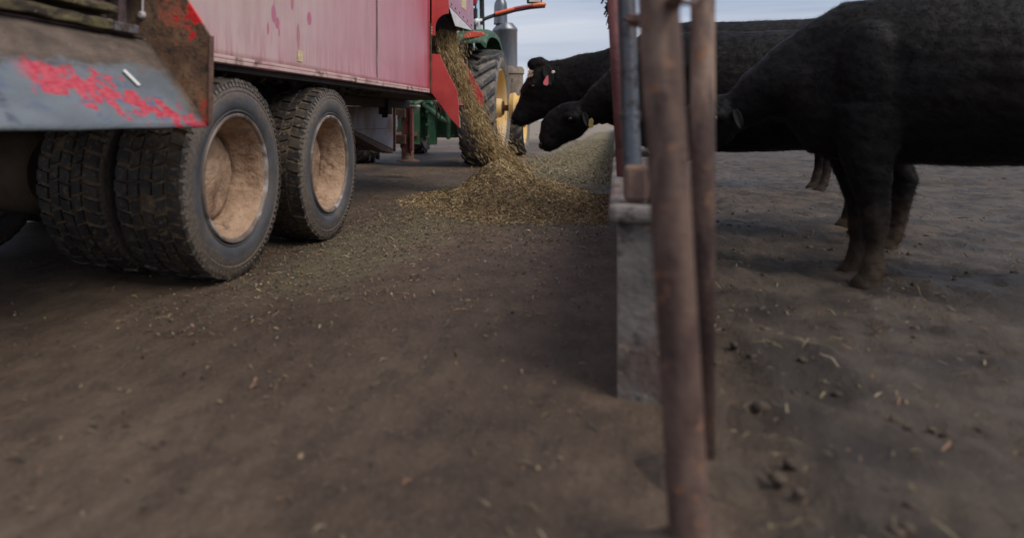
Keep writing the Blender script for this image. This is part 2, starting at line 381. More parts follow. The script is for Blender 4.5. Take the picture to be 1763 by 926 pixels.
def flake_mat(name, cols, rough=0.8):
    m = Mat(name, rough)
    g = m.n('ShaderNodeNewGeometry')
    r = m.n('ShaderNodeValToRGB'); r.color_ramp.interpolation = 'CONSTANT'
    els = r.color_ramp.elements
    n = len(cols)
    els[0].position = 0; els[0].color = col4(cols[0]); els[1].position = 1/n; els[1].color = col4(cols[1])
    for i in range(2, n):
        e = els.new(i/n); e.color = col4(cols[i])
    m.l(g.outputs['Random Per Island'], r.inputs[0]); m.c = r.outputs[0]
    if name == 'coat_hair': dusty_legs(m)
    return m.done()
feed_cols = [(0.48,0.32,0.14),(0.34,0.235,0.10),(0.21,0.165,0.065),(0.58,0.41,0.21),(0.15,0.12,0.058),(0.055,0.04,0.022),(0.34,0.25,0.115),(0.56,0.42,0.26),(0.26,0.145,0.07),(0.12,0.10,0.045),(0.07,0.05,0.03)]
feed_m = flake_mat('chopped_feed', feed_cols)
stream_cols = [(0.42,0.28,0.125),(0.32,0.22,0.09),(0.23,0.17,0.07),(0.50,0.35,0.18),(0.17,0.13,0.06),(0.10,0.075,0.035),(0.36,0.25,0.11)]
stream_m = flake_mat('falling_feed', stream_cols)
scrap_m = flake_mat('feed_scraps', [(0.22,0.16,0.085),(0.10,0.07,0.045),(0.05,0.036,0.025),(0.16,0.135,0.065),(0.28,0.22,0.15),(0.12,0.10,0.05),(0.22,0.12,0.07),(0.04,0.03,0.02),(0.19,0.155,0.075),(0.04,0.03,0.02),(0.07,0.05,0.035),(0.13,0.10,0.05)])
core_m = Mat('feed_core', 0.9).base((0.10,0.075,0.032),(0.30,0.21,0.09),22).layer((0.33,0.25,0.13),60,.52,.64).bump(60,.02).done()
cow_m = Mat('black_hide', 0.6).base((0.0035,0.003,0.0032),(0.007,0.006,0.006),6).layer((0.016,0.011,0.008),5,.55,.72,amt=.6)
def dusty_legs(m):
    g_ = m.n('ShaderNodeNewGeometry').outputs['Position']; q = m.n('ShaderNodeSeparateXYZ'); m.l(g_, q.inputs[0])
    k = m.math('ADD', m.ramp(q.outputs[2], .55, .0), m.math('MULTIPLY', m.math('SUBTRACT', m.noise(9, 5), .5), 1.0))
    m.c = m.mix(m.math('MULTIPLY', m.ramp(k, .30, .9), .85), m.c, (0.075,0.053,0.036))
    k = m.ramp(m.noise(2.6, 6, (1,1,1), .65, (4,4,4)), .52, .75)
    m.c = m.mix(m.math('MULTIPLY', k, .35), m.c, (0.035,0.024,0.017))
dusty_legs(cow_m); cow_m = cow_m.bump(120,.003,(1,1,.5)).done()
cow_m.node_tree.nodes['Principled BSDF'].inputs['Sheen Weight'].default_value = 0.02
cow_m.node_tree.nodes['Principled BSDF'].inputs['Specular IOR Level'].default_value = 0.16
coat_m = flake_mat('coat_hair', [(0.004,0.0035,0.004),(0.010,0.0085,0.008),(0.0055,0.005,0.005),(0.018,0.013,0.010),(0.003,0.003,0.003)], .8)
coat_m.node_tree.nodes['Principled BSDF'].inputs['Specular IOR Level'].default_value = 0.08
nose_m = Mat('wet_nose', 0.3).base((0.012,0.010,0.011),(0.022,0.018,0.018),40).bump(120,.002).done()
eye_m = Mat('cow_eye', 0.05).base((0.01,0.006,0.004)).done()
white_hair = Mat('pale_forelock', 0.9).base((0.45,0.32,0.22),(0.28,0.17,0.11),40).bump(90,.006).done()
tag_red = Mat('red_ear_tag', 0.5).base((0.68,0.14,0.16),(0.60,0.11,0.13),20).done()
tag_yel = Mat('yellow_ear_tag', 0.6).base((0.28,0.19,0.05),(0.18,0.12,0.035),20).done()
tag_white = Mat('white_button', 0.5).base((0.72,0.60,0.55)).done()
heap_m = Mat('straw_heap', 0.95).base((0.38,0.27,0.13),(0.52,0.40,0.22),3).bump(20,.05).done()

# ------------------------------------------------------------------ ground and far things
g = MB(); N = 40
xs = [-900,-300,-120,-60,-30,-16,-10,-6,-4.5,-3,-2,-1,0,1,2,4,8,16,40,120,400,900]; ys = [-60,-20,-8,-3,0,2,4,6,8,10,13,17,22,30,45,70,120,300,900,2000]
vs = [(x, y, 0) for y in ys for x in xs]; fs = []
for j in range(len(ys)-1):
    for i in range(len(xs)-1):
        a = j*len(xs)+i; fs.append((a, a+1, a+1+len(xs), a+len(xs)))
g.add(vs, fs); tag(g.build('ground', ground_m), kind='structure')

# ------------------------------------------------------------------ flakes
def flakes(name, pts, nrm, dirs, length, width, mat, parent=None, rng=None, curl=0.25):
    """one thin bent strand per point"""
    n = len(pts); rng = rng or np.random.default_rng(1)
    L = length[:, None]; Wd = width[:, None]
    side = np.cross(dirs, nrm); side /= np.maximum(np.linalg.norm(side, axis=1, keepdims=True), 1e-6)
    lift = nrm * (rng.random((n,1)) * L * curl)
    a = pts - dirs*L*.5; c = pts + dirs*L*.5; b = pts + lift
    V = np.empty((n, 6, 3))
    V[:,0] = a - side*Wd*.35; V[:,1] = a + side*Wd*.35; V[:,2] = b + side*Wd*.5; V[:,3] = b - side*Wd*.5
    V[:,4] = c + side*Wd*.3; V[:,5] = c - side*Wd*.3
    V = V.reshape(-1, 3)
    base = (np.arange(n)*6)[:, None]
    F = np.concatenate([base + np.array([[0,1,2,3]]), base + np.array([[3,2,4,5]])], axis=1).reshape(-1, 4)
    me = bpy.data.meshes.new(name)
    off = np.zeros(3)
    if parent is not None: off = np.array(parent.location)
    me.vertices.add(len(V)); me.vertices.foreach_set('co', (V-off).astype(np.float32).ravel())
    me.loops.add(F.size); me.loops.foreach_set('vertex_index', F.astype(np.int32).ravel())
    me.polygons.add(len(F)); me.polygons.foreach_set('loop_start', (np.arange(len(F))*4).astype(np.int32))
    me.polygons.foreach_set('loop_total', np.full(len(F), 4, np.int32))
    me.update(calc_edges=True); me.materials.append(mat)
    o = bpy.data.objects.new(name, me); COL.objects.link(o); o.parent = parent
    return o
def unit(v): return v / np.maximum(np.linalg.norm(v, axis=1, keepdims=True), 1e-9)

def pile_h(x, y):
    """height of the heap above the ground"""
    wob = fbm((x, y, 0), 1.6) * .16
    def gs(cx, cy, sx, sy, h, p=2.0):
        d = math.sqrt(((x-cx)/sx)**2 + ((y-cy)/sy)**2) + wob
        return h * math.exp(-(abs(d)**p))
    h = gs(-1.14, 7.35, .40, .56, .37, 1.5) + gs(-.80, 7.05, .50, .62, .10) + gs(-.35, 6.95, .55, .62, .075, 2.5) + gs(-1.00, 6.45, .40, .50, .045, 2.5) + gs(-.65, 6.4, .55, .60, .035, 3)
    h += fbm((x, y, 3), 4.5) * .042 * min(1, h/.06) + fbm((x, y, 7), 14) * .024 * min(1, h/.05)
    return h - .012
H = MB(); nx, ny = 150, 170
X0, X1, Y0, Y1 = -2.3, -.03, 5.2, 8.9
hv = [[pile_h(X0+(X1-X0)*i/(nx-1), Y0+(Y1-Y0)*j/(ny-1)) for i in range(nx)] for j in range(ny)]
idx = {}
vs = []; fs = []
for j in range(ny-1):
    for i in range(nx-1):
        q = [(i,j),(i+1,j),(i+1,j+1),(i,j+1)]
        if max(hv[b][a] for a, b in q) > .002:
            f = []
            for a, b in q:
                if (a,b) not in idx:
                    idx[(a,b)] = len(vs); vs.append((X0+(X1-X0)*a/(nx-1), Y0+(Y1-Y0)*b/(ny-1), max(hv[b][a], -.01)))
                f.append(idx[(a,b)])
            fs.append(tuple(f))
H.add(vs, fs)
pile = empty('feed_pile', (-1.15, 7.2, 0))
tag(pile, 'fresh mound of chopped straw and silage on the ground beneath the falling feed', 'feed pile', kind='stuff')
H.build('mound', core_m, pile, smooth=3.2)
rng = np.random.default_rng(5)
pts = []; nr = []
cnt = 0
while len(pts) < 46000:
    x = X0 + (X1-X0)*rng.random(); y = Y0 + (Y1-Y0)*rng.random()
    h = pile_h(x, y)
    if h < -.004: continue
    if h < .01 and rng.random() > .35: continue
    e = .02
    nn = np.array([-(pile_h(x+e,y)-h)/e, -(pile_h(x,y+e)-h)/e, 1.0]); pts.append((x, y, max(h,0)+.002+.006*rng.random())); nr.append(nn)
k_ = 0
while k_ < 4000:
    x = rng.normal(-.80, .50); y = rng.normal(6.4, .48)
    if not (-2.6 < x < -.04 and y > 4.3) or rng.random() > .35+.9*max(0, .5+fbm((x*2, y*1.5, 8), 1.6)): continue
    h = pile_h(x, y) if y > 5.2 else 0
    pts.append((x, y, max(h, 0)+.003+.004*rng.random())); nr.append(np.array([0, 0, 1.0])); k_ += 1
pts = np.array(pts); nr = unit(np.array(nr) + rng.normal(0,.42,(len(pts),3)))
dr = rng.normal(0,1,(len(pts),3)); dr = unit(dr - nr*np.sum(dr*nr,axis=1,keepdims=True))
flakes('loose_straw', pts, nr, dr, rng.gamma(2.6,.0095,len(pts))+.005, .0022+.0062*rng.random(len(pts))**2, feed_m, pile, rng)

# falling feed: a curtain thrown off the chute
ctrl = [(765,56,8.15,19),(769,84,8.15,20),(782,112,8.1,18),(790,140,8.05,14),(799,162,8.05,12),(819,200,8.0,16),(837,238,7.9,18),(865,272,7.7,19),(885,297,7.55,17),(899,313,7.5,14)]
cp = [(P(a,b,c), w*c/1200) for a,b,c,w in ctrl]
def curve(t):
    f = t*(len(cp)-1); i = min(int(f), len(cp)-2); k = f-i
    return cp[i][0].lerp(cp[i+1][0], k), cp[i][1]*(1-k)+cp[i+1][1]*k, (cp[i+1][0]-cp[i][0]).normalized()
rng = np.random.default_rng(8)
pts=[]; ds=[]
camv = Vector((-SN, CS, 0))
for i in range(34000):
    t = rng.random()**.95; c, w, d = curve(t)
    e1 = d.cross(camv).normalized(); e2 = Vector((0.05,1,0)).normalized()
    clump = 1 + .25*fbm((t*9, 1.3, 0), 1)
    a = rng.normal(0,.40+.10*t); 
    if rng.random() < .15: a *= 1.8 + 1.2*t
    b = rng.normal(0,.5)
    p = c + e1*a*w*clump + e2*b*w*1.8
    if fbm((p.x*3,p.y*3,p.z*1.2), 3) < -.28 and rng.random()<.75: continue
    if p.z < 0.02: continue
    pts.append(p); ds.append(d)
pts=np.array(pts); ds=unit(np.array(ds)+rng.normal(0,.32,(len(pts),3)))
nr=rng.normal(0,1,(len(pts),3)); nr=unit(nr-ds*np.sum(nr*ds,axis=1,keepdims=True))
st = empty('feed_stream', (-1.8, 8.0, 0))
tag(st, 'tan chopped feed pouring from the red chute onto the heap', 'falling feed', kind='stuff')
flakes('feed_strands', pts, nr, ds, rng.gamma(3,.012,len(pts))+.012, .0025+.005*rng.random(len(pts))**2, stream_m, st, rng, .1)
cm = MB(); ring=[]
K=60; n=18
for i in range(K+1):
    c,w,d = curve(i/K*.97); e1=d.cross(camv).normalized(); e2=Vector((0,1,0))
    for k in range(n):
        a=2*math.pi*k/n; s_=.42*(1+.45*fbm((i*.22,math.cos(a)*1.2,math.sin(a)*1.2),1))
        if i==K: s_*=.1
        cm.v.append(tuple(c+e1*math.cos(a)*w*s_+e2*math.sin(a)*w*1.6*s_))
for i in range(K):
    for k in range(n):
        a=i*n+k; b=i*n+(k+1)%n; cm.f.append((a,b,b+n,a+n)); cm.m.append(0)
cm.build('feed_core', core_m, st, smooth=3.2)

# trodden scraps scattered on the road, one object
rng = np.random.default_rng(11)
pts=[]
def dens(x,y):
    d=.10
    d += .9*math.exp(-(((x+1.55)/.42)**2+((y-5.3)/1.5)**2)**1.2)
    d += .5*math.exp(-((x+1.55)/.35)**2) * (2.2<y<7)
    d += .35*math.exp(-(((x+.9)/1.1)**2+((y-5.6)/.8)**2))
    if y>8.5: d += 1.0*math.exp(-((x+.55)/.55)**4)
    return d*(.55+.9*max(0,.5+fbm((x,y*.7,5),1.3)))
while len(pts)<40000:
    y=1.0+rng.random()**1.3*17; x=-3.2+rng.random()*3.15
    if y>8.5 and rng.random()<.0: continue
    if y<3 and rng.random()<.6: continue
    if rng.random()<dens(x,y): pts.append((x,y,.003+.004*rng.random()))
pts=np.array(pts); nr=unit(np.array([[0,0,1.]])+rng.normal(0,.28,(len(pts),3)))
dr=rng.normal(0,1,(len(pts),3)); dr=unit(dr-nr*np.sum(dr*nr,axis=1,keepdims=True))
tag(flakes('feed_scraps', pts, nr, dr, rng.gamma(2.2,.0065,len(pts))+.004, .003+.009*rng.random(len(pts))**2.5, scrap_m, None, rng, .3),
    'scraps of straw, chips and grit trodden into the road', 'feed scraps', kind='stuff')

# old feed lying along the bunk farther up
def wr_h(x,y):
    e=min(1,(y-9.6)/1.2) if y<10.8 else 1
    return max(0,e)*(.075*math.exp(-abs((x+.62+.12*fbm((y*.35,1,0),1))/.52)**2.6)*(1+.5*fbm((x,y*.6,9),1.7))+.02*fbm((x,y,1),6))-.012
b=MB(); vs=[]; nx_,ny_=46,260
for j in range(ny_):
    for i in range(nx_):
        x=-1.55+1.535*i/(nx_-1); y=9.5+38*(j/(ny_-1))**1.6; vs.append((x,y,wr_h(x,y)))
b.add(vs,[(j*nx_+i,j*nx_+i+1,(j+1)*nx_+i+1,(j+1)*nx_+i) for j in range(ny_-1) for i in range(nx_-1)])
wr=empty('feed_windrow',(-.7,20,0)); tag(wr,'pale older feed lying in a long row at the foot of the bunk','feed row',kind='stuff')
windrow_m = Mat('old_feed', 0.95).base((0.10,0.08,0.045),(0.22,0.18,0.105),9).layer((0.30,0.24,0.14),40,.52,.64).layer((0.06,0.045,0.03),15,.58,.68).bump(40,.02).done()
b.build('windrow',windrow_m,wr,smooth=3.2)
rng=np.random.default_rng(21); pts=[]
while len(pts)<22000:
    y=9.6+20*rng.random()**1.8; x=-1.6+1.56*rng.random(); h=wr_h(x,y)
    if h>-.006 or rng.random()<.15: pts.append((x,y,max(h,0)+.004+.006*rng.random()))
pts=np.array(pts); nr=unit(np.array([[0,0,1.]])+rng.normal(0,.45,(len(pts),3))); dr=rng.normal(0,1,(len(pts),3)); dr=unit(dr-nr*np.sum(dr*nr,axis=1,keepdims=True))
oldfeed_m=flake_mat('old_feed_straw',[(0.32,0.26,0.15),(0.22,0.18,0.10),(0.14,0.115,0.065),(0.40,0.33,0.21),(0.08,0.06,0.035),(0.27,0.22,0.12)])
flakes('old_straw',pts,nr,dr,rng.gamma(3.2,.012,len(pts))+.01,.004+.009*rng.random(len(pts))**2,oldfeed_m,wr,rng)

# far heap of straw
hp = MB(); nx_,ny_=60,14; vs=[]
for j in range(ny_):
    for i in range(nx_):
        x=-26+22*i/(nx_-1); y=40+10*j/(ny_-1)
        e=math.sin(math.pi*j/(ny_-1))*min(1,min(i,nx_-1-i)/5)
        vs.append((x-6,y,-.05+e*(.75+.5*fbm((x,y,0),.3))))
hp.add(vs,[(j*nx_+i,j*nx_+i+1,(j+1)*nx_+i+1,(j+1)*nx_+i) for j in range(ny_-1) for i in range(nx_-1)])
tag(hp.build('straw_bank', heap_m, smooth=3.2),'long low bank of tan straw far behind the tractor','straw bank')

# ------------------------------------------------------------------ trailer
SX = -1.9
TR = empty('feed_trailer', (-3.1, 4.0, 0))
tag(TR, 'faded red feed mixer trailer with scraped grey rear apron, muddy dual wheels and pouring chute', 'feed trailer')
def part(mb, name, m, par=None, **k): return mb.build(name, m, par or TR, **k)
b=MB(); vs=[]; ny_,nz_=90,34
for j in range(nz_+1):
    for i in range(ny_+1):
        y=2.62+4.74*i/ny_; z=1.145+1.755*j/nz_
        e=min(1,i/4,(ny_-i)/4,j/3)
        vs.append((SX-.004*e+.010*e*fbm((y*.7,z*.9,0),1.4,2),y,z))
b.add(vs,[(j*(ny_+1)+i,j*(ny_+1)+i+1,(j+1)*(ny_+1)+i+1,(j+1)*(ny_+1)+i) for j in range(nz_) for i in range(ny_)])
sp = part(b,'side_panel',panel,smooth=3.2); so_=sp.modifiers.new('thick','SOLIDIFY'); so_.thickness=.01; so_.offset=0
q=PX(645,60,SX)
b=MB(); b.prism([(SX+.004,q.y+.05,1.19),(SX+.004,q.y+.068,1.19),(SX+.004,q.y+.06,2.89),(SX+.004,q.y+.035,2.89)],(.004,0,0)); part(b,'panel_seam',lilac,sp)
b=MB(); q=PX(515,97,SX); b.box((SX+.005,q.y-.035,q.z-.035),(SX+.009,q.y+.035,q.z+.032)); part(b,'label',tan_label,sp)
b=MB()
yy=2.62
while yy<7.35:
    y2=min(yy+.5+.5*random.Random(int(yy*10)).random(),7.36); zz=.004*random.Random(int(yy*17)).random()
    b.box((SX-.02,yy+.0005,1.125-zz),(SX+.022,y2,1.146-zz)); b.box((SX+.0005,yy+.0005,1.147-zz),(SX+.0215,y2,1.166-zz)); yy=y2
part(b,'bottom_lip',lip_mat,bevel=.004)
b=MB(); b.box((SX-.05,1.0,1.46),(SX-.014,2.6,2.9)); part(b,'rear_side_panel',purple)
# underside and far side
b=MB(); b.box((-4.5,1.0,1.09),(SX-.022,8.85,1.124))
part(b,'underside',dark_steel)
# caked muck lumps hanging under the near edge
b=MB(); rr=random.Random(3)
for i in range(260):
    y=2.7+rr.random()*3.6; x=SX-.10-rr.random()*.6; s=.008+.016*rr.random()
    M=Matrix.Translation((x,y,1.089))@Euler((rr.random()*3,rr.random()*3,rr.random()*3)).to_matrix().to_4x4()
    b.box((-s,-s*1.4,-s*.7),(s,s*1.4,s*.7),M=M)
tag(part(b,'caked_muck',dark_steel,smooth=3.2),kind='stuff')
b=MB()
for x in (-2.62,-3.86): b.box((x-.05,1.2,.985),(x+.05,9.0,1.088))
part(b,'chassis_rail',dark_steel,bevel=.008)
b=MB(); b.box((-4.53,1.0,1.1),(-4.502,8.85,2.9)); part(b,'far_side_panel',panel)
b=MB(); b.box((-4.5,.97,1.1),(SX-.015,.998,2.9)); part(b,'rear_wall',brown_red)
b=MB(); b.box((-4.5,8.852,1.1),(SX-.015,8.88,2.9)); part(b,'front_wall',brown_red)
b=MB(); b.box((-4.56,.95,2.9),(SX+.03,1.03,3.0)); b.box((-4.56,8.8,2.9),(SX+.03,8.9,3.0)); b.box((-4.56,1.031,2.9),(-4.46,8.79,3.0)); b.box((SX-.07,1.031,2.902),(SX+.03,8.79,3.0)); part(b,'top_rim',red)
# suspension and axles
for yw in (3.2,4.47):
    b=MB(); b.tube([(-4.3,yw,.53),(-2.1,yw,.53)],.065,16); part(b,'axle',dark_steel,smooth=.8)
    b=MB()
    for x0,x1 in ((-3.62,-3.08),):
        b.revolve([(x0,.10),(x0,.235),(x0+.04,.25),(x1-.08,.25),(x1,.2),(x1,.07)],(0,yw,.53),32)
    part(b,'brake_drum',drum_m,smooth=.7)
    b=MB(); b.revolve([(-2.84,.07),(-2.84,.19),(-2.8,.205),(-2.72,.205),(-2.7,.07)],(0,yw,.53),32); part(b,'brake_drum',dark_steel,smooth=.7)
for x in (-2.98,-3.55):
    b=MB(); b.tube([(x,2.75,.93),(x,3.2,.72),(x,3.78,.86),(x,4.35,.72),(x,4.9,.93)],.045,8); part(b,'leaf_spring',dark_steel)

# wheels
TR_R=.533; WID=.385
def tyre_mesh():
    b=MB(); rnd=random.Random(4)
    half=[(-.045,.318),(-.03,.335),(-.012,.345),(-.006,.352),(-.010,.358),(.0,.372),(.004,.395),(.004,.420),(.0,.444),(-.004,.452),(-.001,.458),(-.006,.474),(-.014,.490),(-.022,.500),(-.034,.508),(-.052,.512)]
    prof=half+[(-WID*.5,.518)]+[(-WID-a,r) for a,r in reversed(half)]
    prof_m=[]
    b.revolve(prof,(0,0,0),112)
    # material: tread base is mud
    nseg=112; tr0=len(half)-3; tr1=len(half)+3
    k=0
    for i in range(len(prof)-1):
        for j in range(nseg):
            if tr0<=i<tr1: b.m[k]=1
            k+=1
    def blk_(a0,a1,x0,x1,r0,r1t,skew,mi=2):
        """tapered block; a in radians, x along width"""
        vs=[]
        for r,sh in ((r0,0.0),(r1t,0.06)):
            da=(a1-a0)*sh; dx=(x1-x0)*sh
            for (a,x,sk) in ((a0+da,x0+dx,0),(a0+da,x1-dx,1),((a0+a1)/2,x1-dx,1),(a1-da,x1-dx,1),(a1-da,x0+dx,0),((a0+a1)/2,x0+dx,0)):
                aa=a+skew*sk
                cr_=-.010*((x+WID/2)/(WID/2))**2*1.0
                rr_=r+(cr_ if r>r0 else 0)
                vs.append((x,math.cos(aa)*rr_,math.sin(aa)*rr_))
        b.add(vs,[(0,1,2,3,4,5)[::-1],(6,7,8,9,10,11)]+[(i,(i+1)%6,(i+1)%6+6,i+6) for i in range(6)],mi)
    NB=44; pitch=2*math.pi/NB
    rows=[(-.006,-.088,.55,0),(-.095,-.153,-.5,.45),(-.160,-.225,.5,.1),(-.232,-.290,-.5,.55),(-.297,-.379,.55,.2)]
    for ri,(xa,xb,sk,ph) in enumerate(rows):
        for j in range(NB):
            if rnd.random()<.02: continue
            a=(j+ph)*pitch+rnd.uniform(-.008,.008)
            fill=.87 if ri not in (0,4) else .80
            top=TR_R-.002+rnd.uniform(-.006,.002)
            blk_(a,a+pitch*fill,xb,xa,.500,top,sk*pitch*.42)
    # shoulder ribs running onto the sidewall
    for j in range(NB*2):
        for sx,s in ((-.002,1),(-WID+.002,-1)):
            a=j*pitch/2; vs=[]
            for r,dx in ((.480,.002),(.515,-.014)):
                for da in (0,pitch*.3):
                    vs.append((sx+s*dx,math.cos(a+da)*r,math.sin(a+da)*r))
            for r,dx in ((.480,-.02),(.505,-.04)):
                for da in (0,pitch*.3):
                    vs.append((sx+s*dx,math.cos(a+da)*r,math.sin(a+da)*r))
            b.add(vs,[(0,1,3,2),(0,2,6,4),(1,5,7,3),(2,3,7,6),(0,4,5,1),(4,6,7,5)],0)
    return b
def rim_mesh():
    b=MB()
    b.revolve([(-.05,.33),(-.02,.338),(-.006,.338),(.0,.333),(-.001,.322),(-.008,.316),(-.022,.312)],(0,0,0),96,0)
    prof=[(-.018,.3135),(-.03,.306),(-.05,.300),(-.075,.294)]+[(-.09-.012*i,.288-.0035*i) for i in range(9)]+[(-.198,.256),(-.222,.253),(-.226,.246),(-.205,.238),(-.186,.229),(-.176,.205),(-.172,.18),(-.168,.15),(-.166,.11),(-.160,.09),(-.150,.07),(-.148,.04),(-.147,.002)]
    def d(a,r,t):
        y,z=math.cos(t)*r,math.sin(t)*r
        n_=fbm((a*1.0,y,z),6)*.010+fbm((a,y,z),24)*.006+fbm((a,y,z),60)*.003
        k=min(1,max(0,(-a-.018)/.05))
        wall= 1 if a>-.20 and r>.257 else 0
        return (a+(0 if wall else n_*.8*k), max(.002,r-abs(n_)*1.2*k if wall else r))
    b.revolve(prof,(0,0,0),150,1,disp=d)
    # back of the barrel
    b.revolve([(-.022,.318),(-.10,.305),(-.36,.30),(-.375,.325),(-.37,.337)],(0,0,0),64,0)
    b.revolve([(-.36,.298),(-.24,.29),(-.225,.27),(-.225,.05),(-.225,.001)],(0,0,0),48,1)
    return b
tyre0=tyre_mesh().build('tyre',[rubber,groove_mud,tread_rubber],None,smooth=R(38))
rim0=rim_mesh().build('rim',[rim_metal,dry_mud],None,smooth=R(55))
first=True
wheels=[]
for yw in (3.2,4.47):
    for x,flip,spin in ((-1.84,0,.3),(-1.84-.86,1,1.2),(-4.5-.0,1,2.1),(-4.5+.86,0,3.3)):
        # outer right, inner right (turned round), outer left, inner left
        w=empty('wheel',(x,yw,TR_R-.006),TR)
        if first: t_,r_=tyre0,rim0; first=False
        else: t_,r_=tyre0.copy(),rim0.copy(); COL.objects.link(t_); COL.objects.link(r_)
        t_.parent=w; r_.parent=w
        w.rotation_euler=(spin+yw,0,0) if not flip else (spin+yw,0,math.pi)
        wheels.append(w)

# rear side apron (grey sheet, scraped), ledges and gusset
AT=Vector((-1.97,0,1.19)); AB=Vector((-1.645,0,.803))
ya,yb=.98,2.597
bm=bmesh.new(); uvl=bm.loops.layers.uv.new('UVMap'); NU,NV=40,14; grid={}
for i in range(NU+1):
    for j in range(NV+1):
        y=ya+(yb-ya)*i/NU; t=j/NV
        p=AT.lerp(AB,t); p.y=y
        sag=.012*math.sin(math.pi*t)*math.sin(3*y)+.006*fbm((y,t,0),3)*min(1,(yb-y)*8)
        p+=Vector((.7,0,.7))*sag
        grid[i,j]=bm.verts.new(p-Vector(TR.location))
for i in range(NU):
    for j in range(NV):
        f=bm.faces.new([grid[i,j],grid[i,j+1],grid[i+1,j+1],grid[i+1,j]]); f.smooth=True
        for lp,(a,c) in zip(f.loops,((i,j),(i,j+1),(i+1,j+1),(i+1,j))): lp[uvl].uv=(ya+(yb-ya)*a/NU,c/NV)
bmesh.ops.recalc_face_normals(bm,faces=bm.faces)
me=bpy.data.meshes.new('apron'); bm.to_mesh(me); bm.free(); me.materials.append(apron_m)
ap=bpy.data.objects.new('apron',me); COL.objects.link(ap); ap.parent=TR
sol=ap.modifiers.new('thick','SOLIDIFY'); sol.thickness=.008; sol.offset=1 if me.polygons[0].normal.z<0 else -1
# the white slip on the apron
q=Vector((0,0,0)); u_=(AB-AT).normalized(); nn=Vector((-u_.z,0,u_.x))
if nn.x<0: nn=-nn
c0=AT.lerp(AB,.52); c0.y=2.27
b=MB(); up_=u_; al=Vector((0,1,0))
dv=(up_*.9+al*.35).normalized(); wv=dv.cross(nn).normalized()
cc=c0+nn*.012
b.prism([cc-dv*.042-wv*.010,cc+dv*.042-wv*.010,cc+dv*.042+wv*.010,cc-dv*.042+wv*.010],nn*.004); part(b,'marker_strip',white_plastic,ap)
# ledges
b=MB(); rr=random.Random(9)
def rough_bar(b,x0,x1,y0,y1,z0,z1,n=26,amp=.006):
    vs=[];fs=[]
    for i in range(n+1):
        y=y0+(y1-y0)*i/n
        for x,z in ((x0,z0),(x1,z0),(x1,z1),(x0,z1)):
            vs.append((x+amp*fbm((x,y,z),7) if x==x1 else x,y,z+amp*fbm((y,x,z+5),6)))
    for i in range(n):
        for k in range(4):
            a=i*4+k; c=i*4+(k+1)%4; fs.append((a,c,c+4,a+4))
    fs+= [(0,1,2,3),tuple(n*4+k for k in range(4))]
    b.add(vs,fs)
rough_bar(b,-2.02,-1.935,ya,2.34,1.205,1.247,amp=.009); part(b,'ledge',ledge_m,bevel=.006)
b=MB(); rough_bar(b,-2.05,-1.955,ya,2.40,1.282,1.312,n=22,amp=.009); part(b,'ledge',ledge_m,bevel=.006)
b=MB(); b.box((-2.03,2.345,1.20),(-1.93,2.50,1.24)); part(b,'ledge_block',lilac_dark,bevel=.006)
b=MB(); b.box((-2.09,ya,1.128),(-2.055,2.595,1.455)); rough_bar(b,-2.054,-1.962,ya,2.59,1.193,1.199,n=20,amp=.002); part(b,'recess_wall',inner_wall)
b=MB(); b.box((-2.054,2.27,1.313),(-2.03,2.40,1.455)); part(b,'upright',purple,bevel=.004)
b=MB(); b.box((-2.05,2.44,1.245),(-1.99,2.49,1.455)); part(b,'upright',inner_wall,bevel=.004)
Yg=2.6
outl=[(190,-60),(300,-60),(322,0),(343,32),(361,62),(360,140),(358,217),(351,213),(306,146),(266,92),(250,67),(205,62),(190,20)]
b=MB(); b.prism([PY(a,c,Yg) for a,c in outl],(0,.014,0)); gus=part(b,'gusset',gusset_m,bevel=.003)
b=MB(); q=PY(361,62,Yg); q2=PY(359,217,Yg); q0=PY(322,0,Yg)
b.prism([q+Vector((.001,-.010,0)),q2+Vector((.001,-.010,0)),q2+Vector((.008,-.010,0)),q+Vector((.008,-.010,0))],(0,.034,0))
part(b,'gusset_edge',rust,gus,bevel=.002)
b=MB(); q=PY(246,27,Yg); b.revolve([(-.022,.002),(-.022,.010),(-.016,.017),(-.002,.019)],(q.x,q.y,q.z),16,axis='Y'); b.tube([q+Vector((0,-.004,.01)),q+Vector((0.004,-.004,.2))],.006,8); part(b,'bolt',galv,gus,smooth=.7)

# front discharge
Yc=7.4
b=MB(); b.box((SX-.01,7.362,1.13),(SX+.012,7.398,2.9)); part(b,'corner_strip',red,bevel=.003)
b=MB(); b.box((SX-.02,7.372,1.16),(SX+.034,7.390,1.88)); part(b,'edge_rail',rust)
# hood plate with arched mouth, set across the trailer side
arch=[(743,-140),(772,-140),(772,24)]
for k in range(9):
    a=math.pi/2*k/8
    arch.append((772-23*math.sin(a),24+(26)*(1-math.cos(a))))
arch+=[(749,62),(743,62)]
b=MB(); b.prism([PY(x,y,Yc) for x,y in arch],(0,.012,0)); hood=part(b,'hood_plate',red,bevel=.002)
b=MB(); q=PY(741,53,Yc)
for dz in (-.03,0,.03): b.revolve([(-.02,.004),(-.02,.013),(.0,.013)],(q.x+.01,Yc,q.z+dz),10,axis='Y')
part(b,'latch',galv,hood,smooth=.7)
# chute cheeks
near=[(741,93),(757,94),(764,110),(771,126),(780,143),(787,157),(789,180),(791,221),(775,204),(762,186),(749,168),(741,158)]
b=MB(); b.prism([PY(x,y,Yc) for x,y in near],(0,.012,0)); part(b,'chute_cheek',red,bevel=.002)
# far cheek: same kind of plate farther along
Yf=8.78
far=[(795,100),(806,118),(819,141),(832,163),(832,185),(820,180),(806,170),(790,160)]
b=MB(); b.prism([PY(x,y,Yf) for x,y in far],(0,.012,0)); part(b,'chute_cheek',red,bevel=.002)
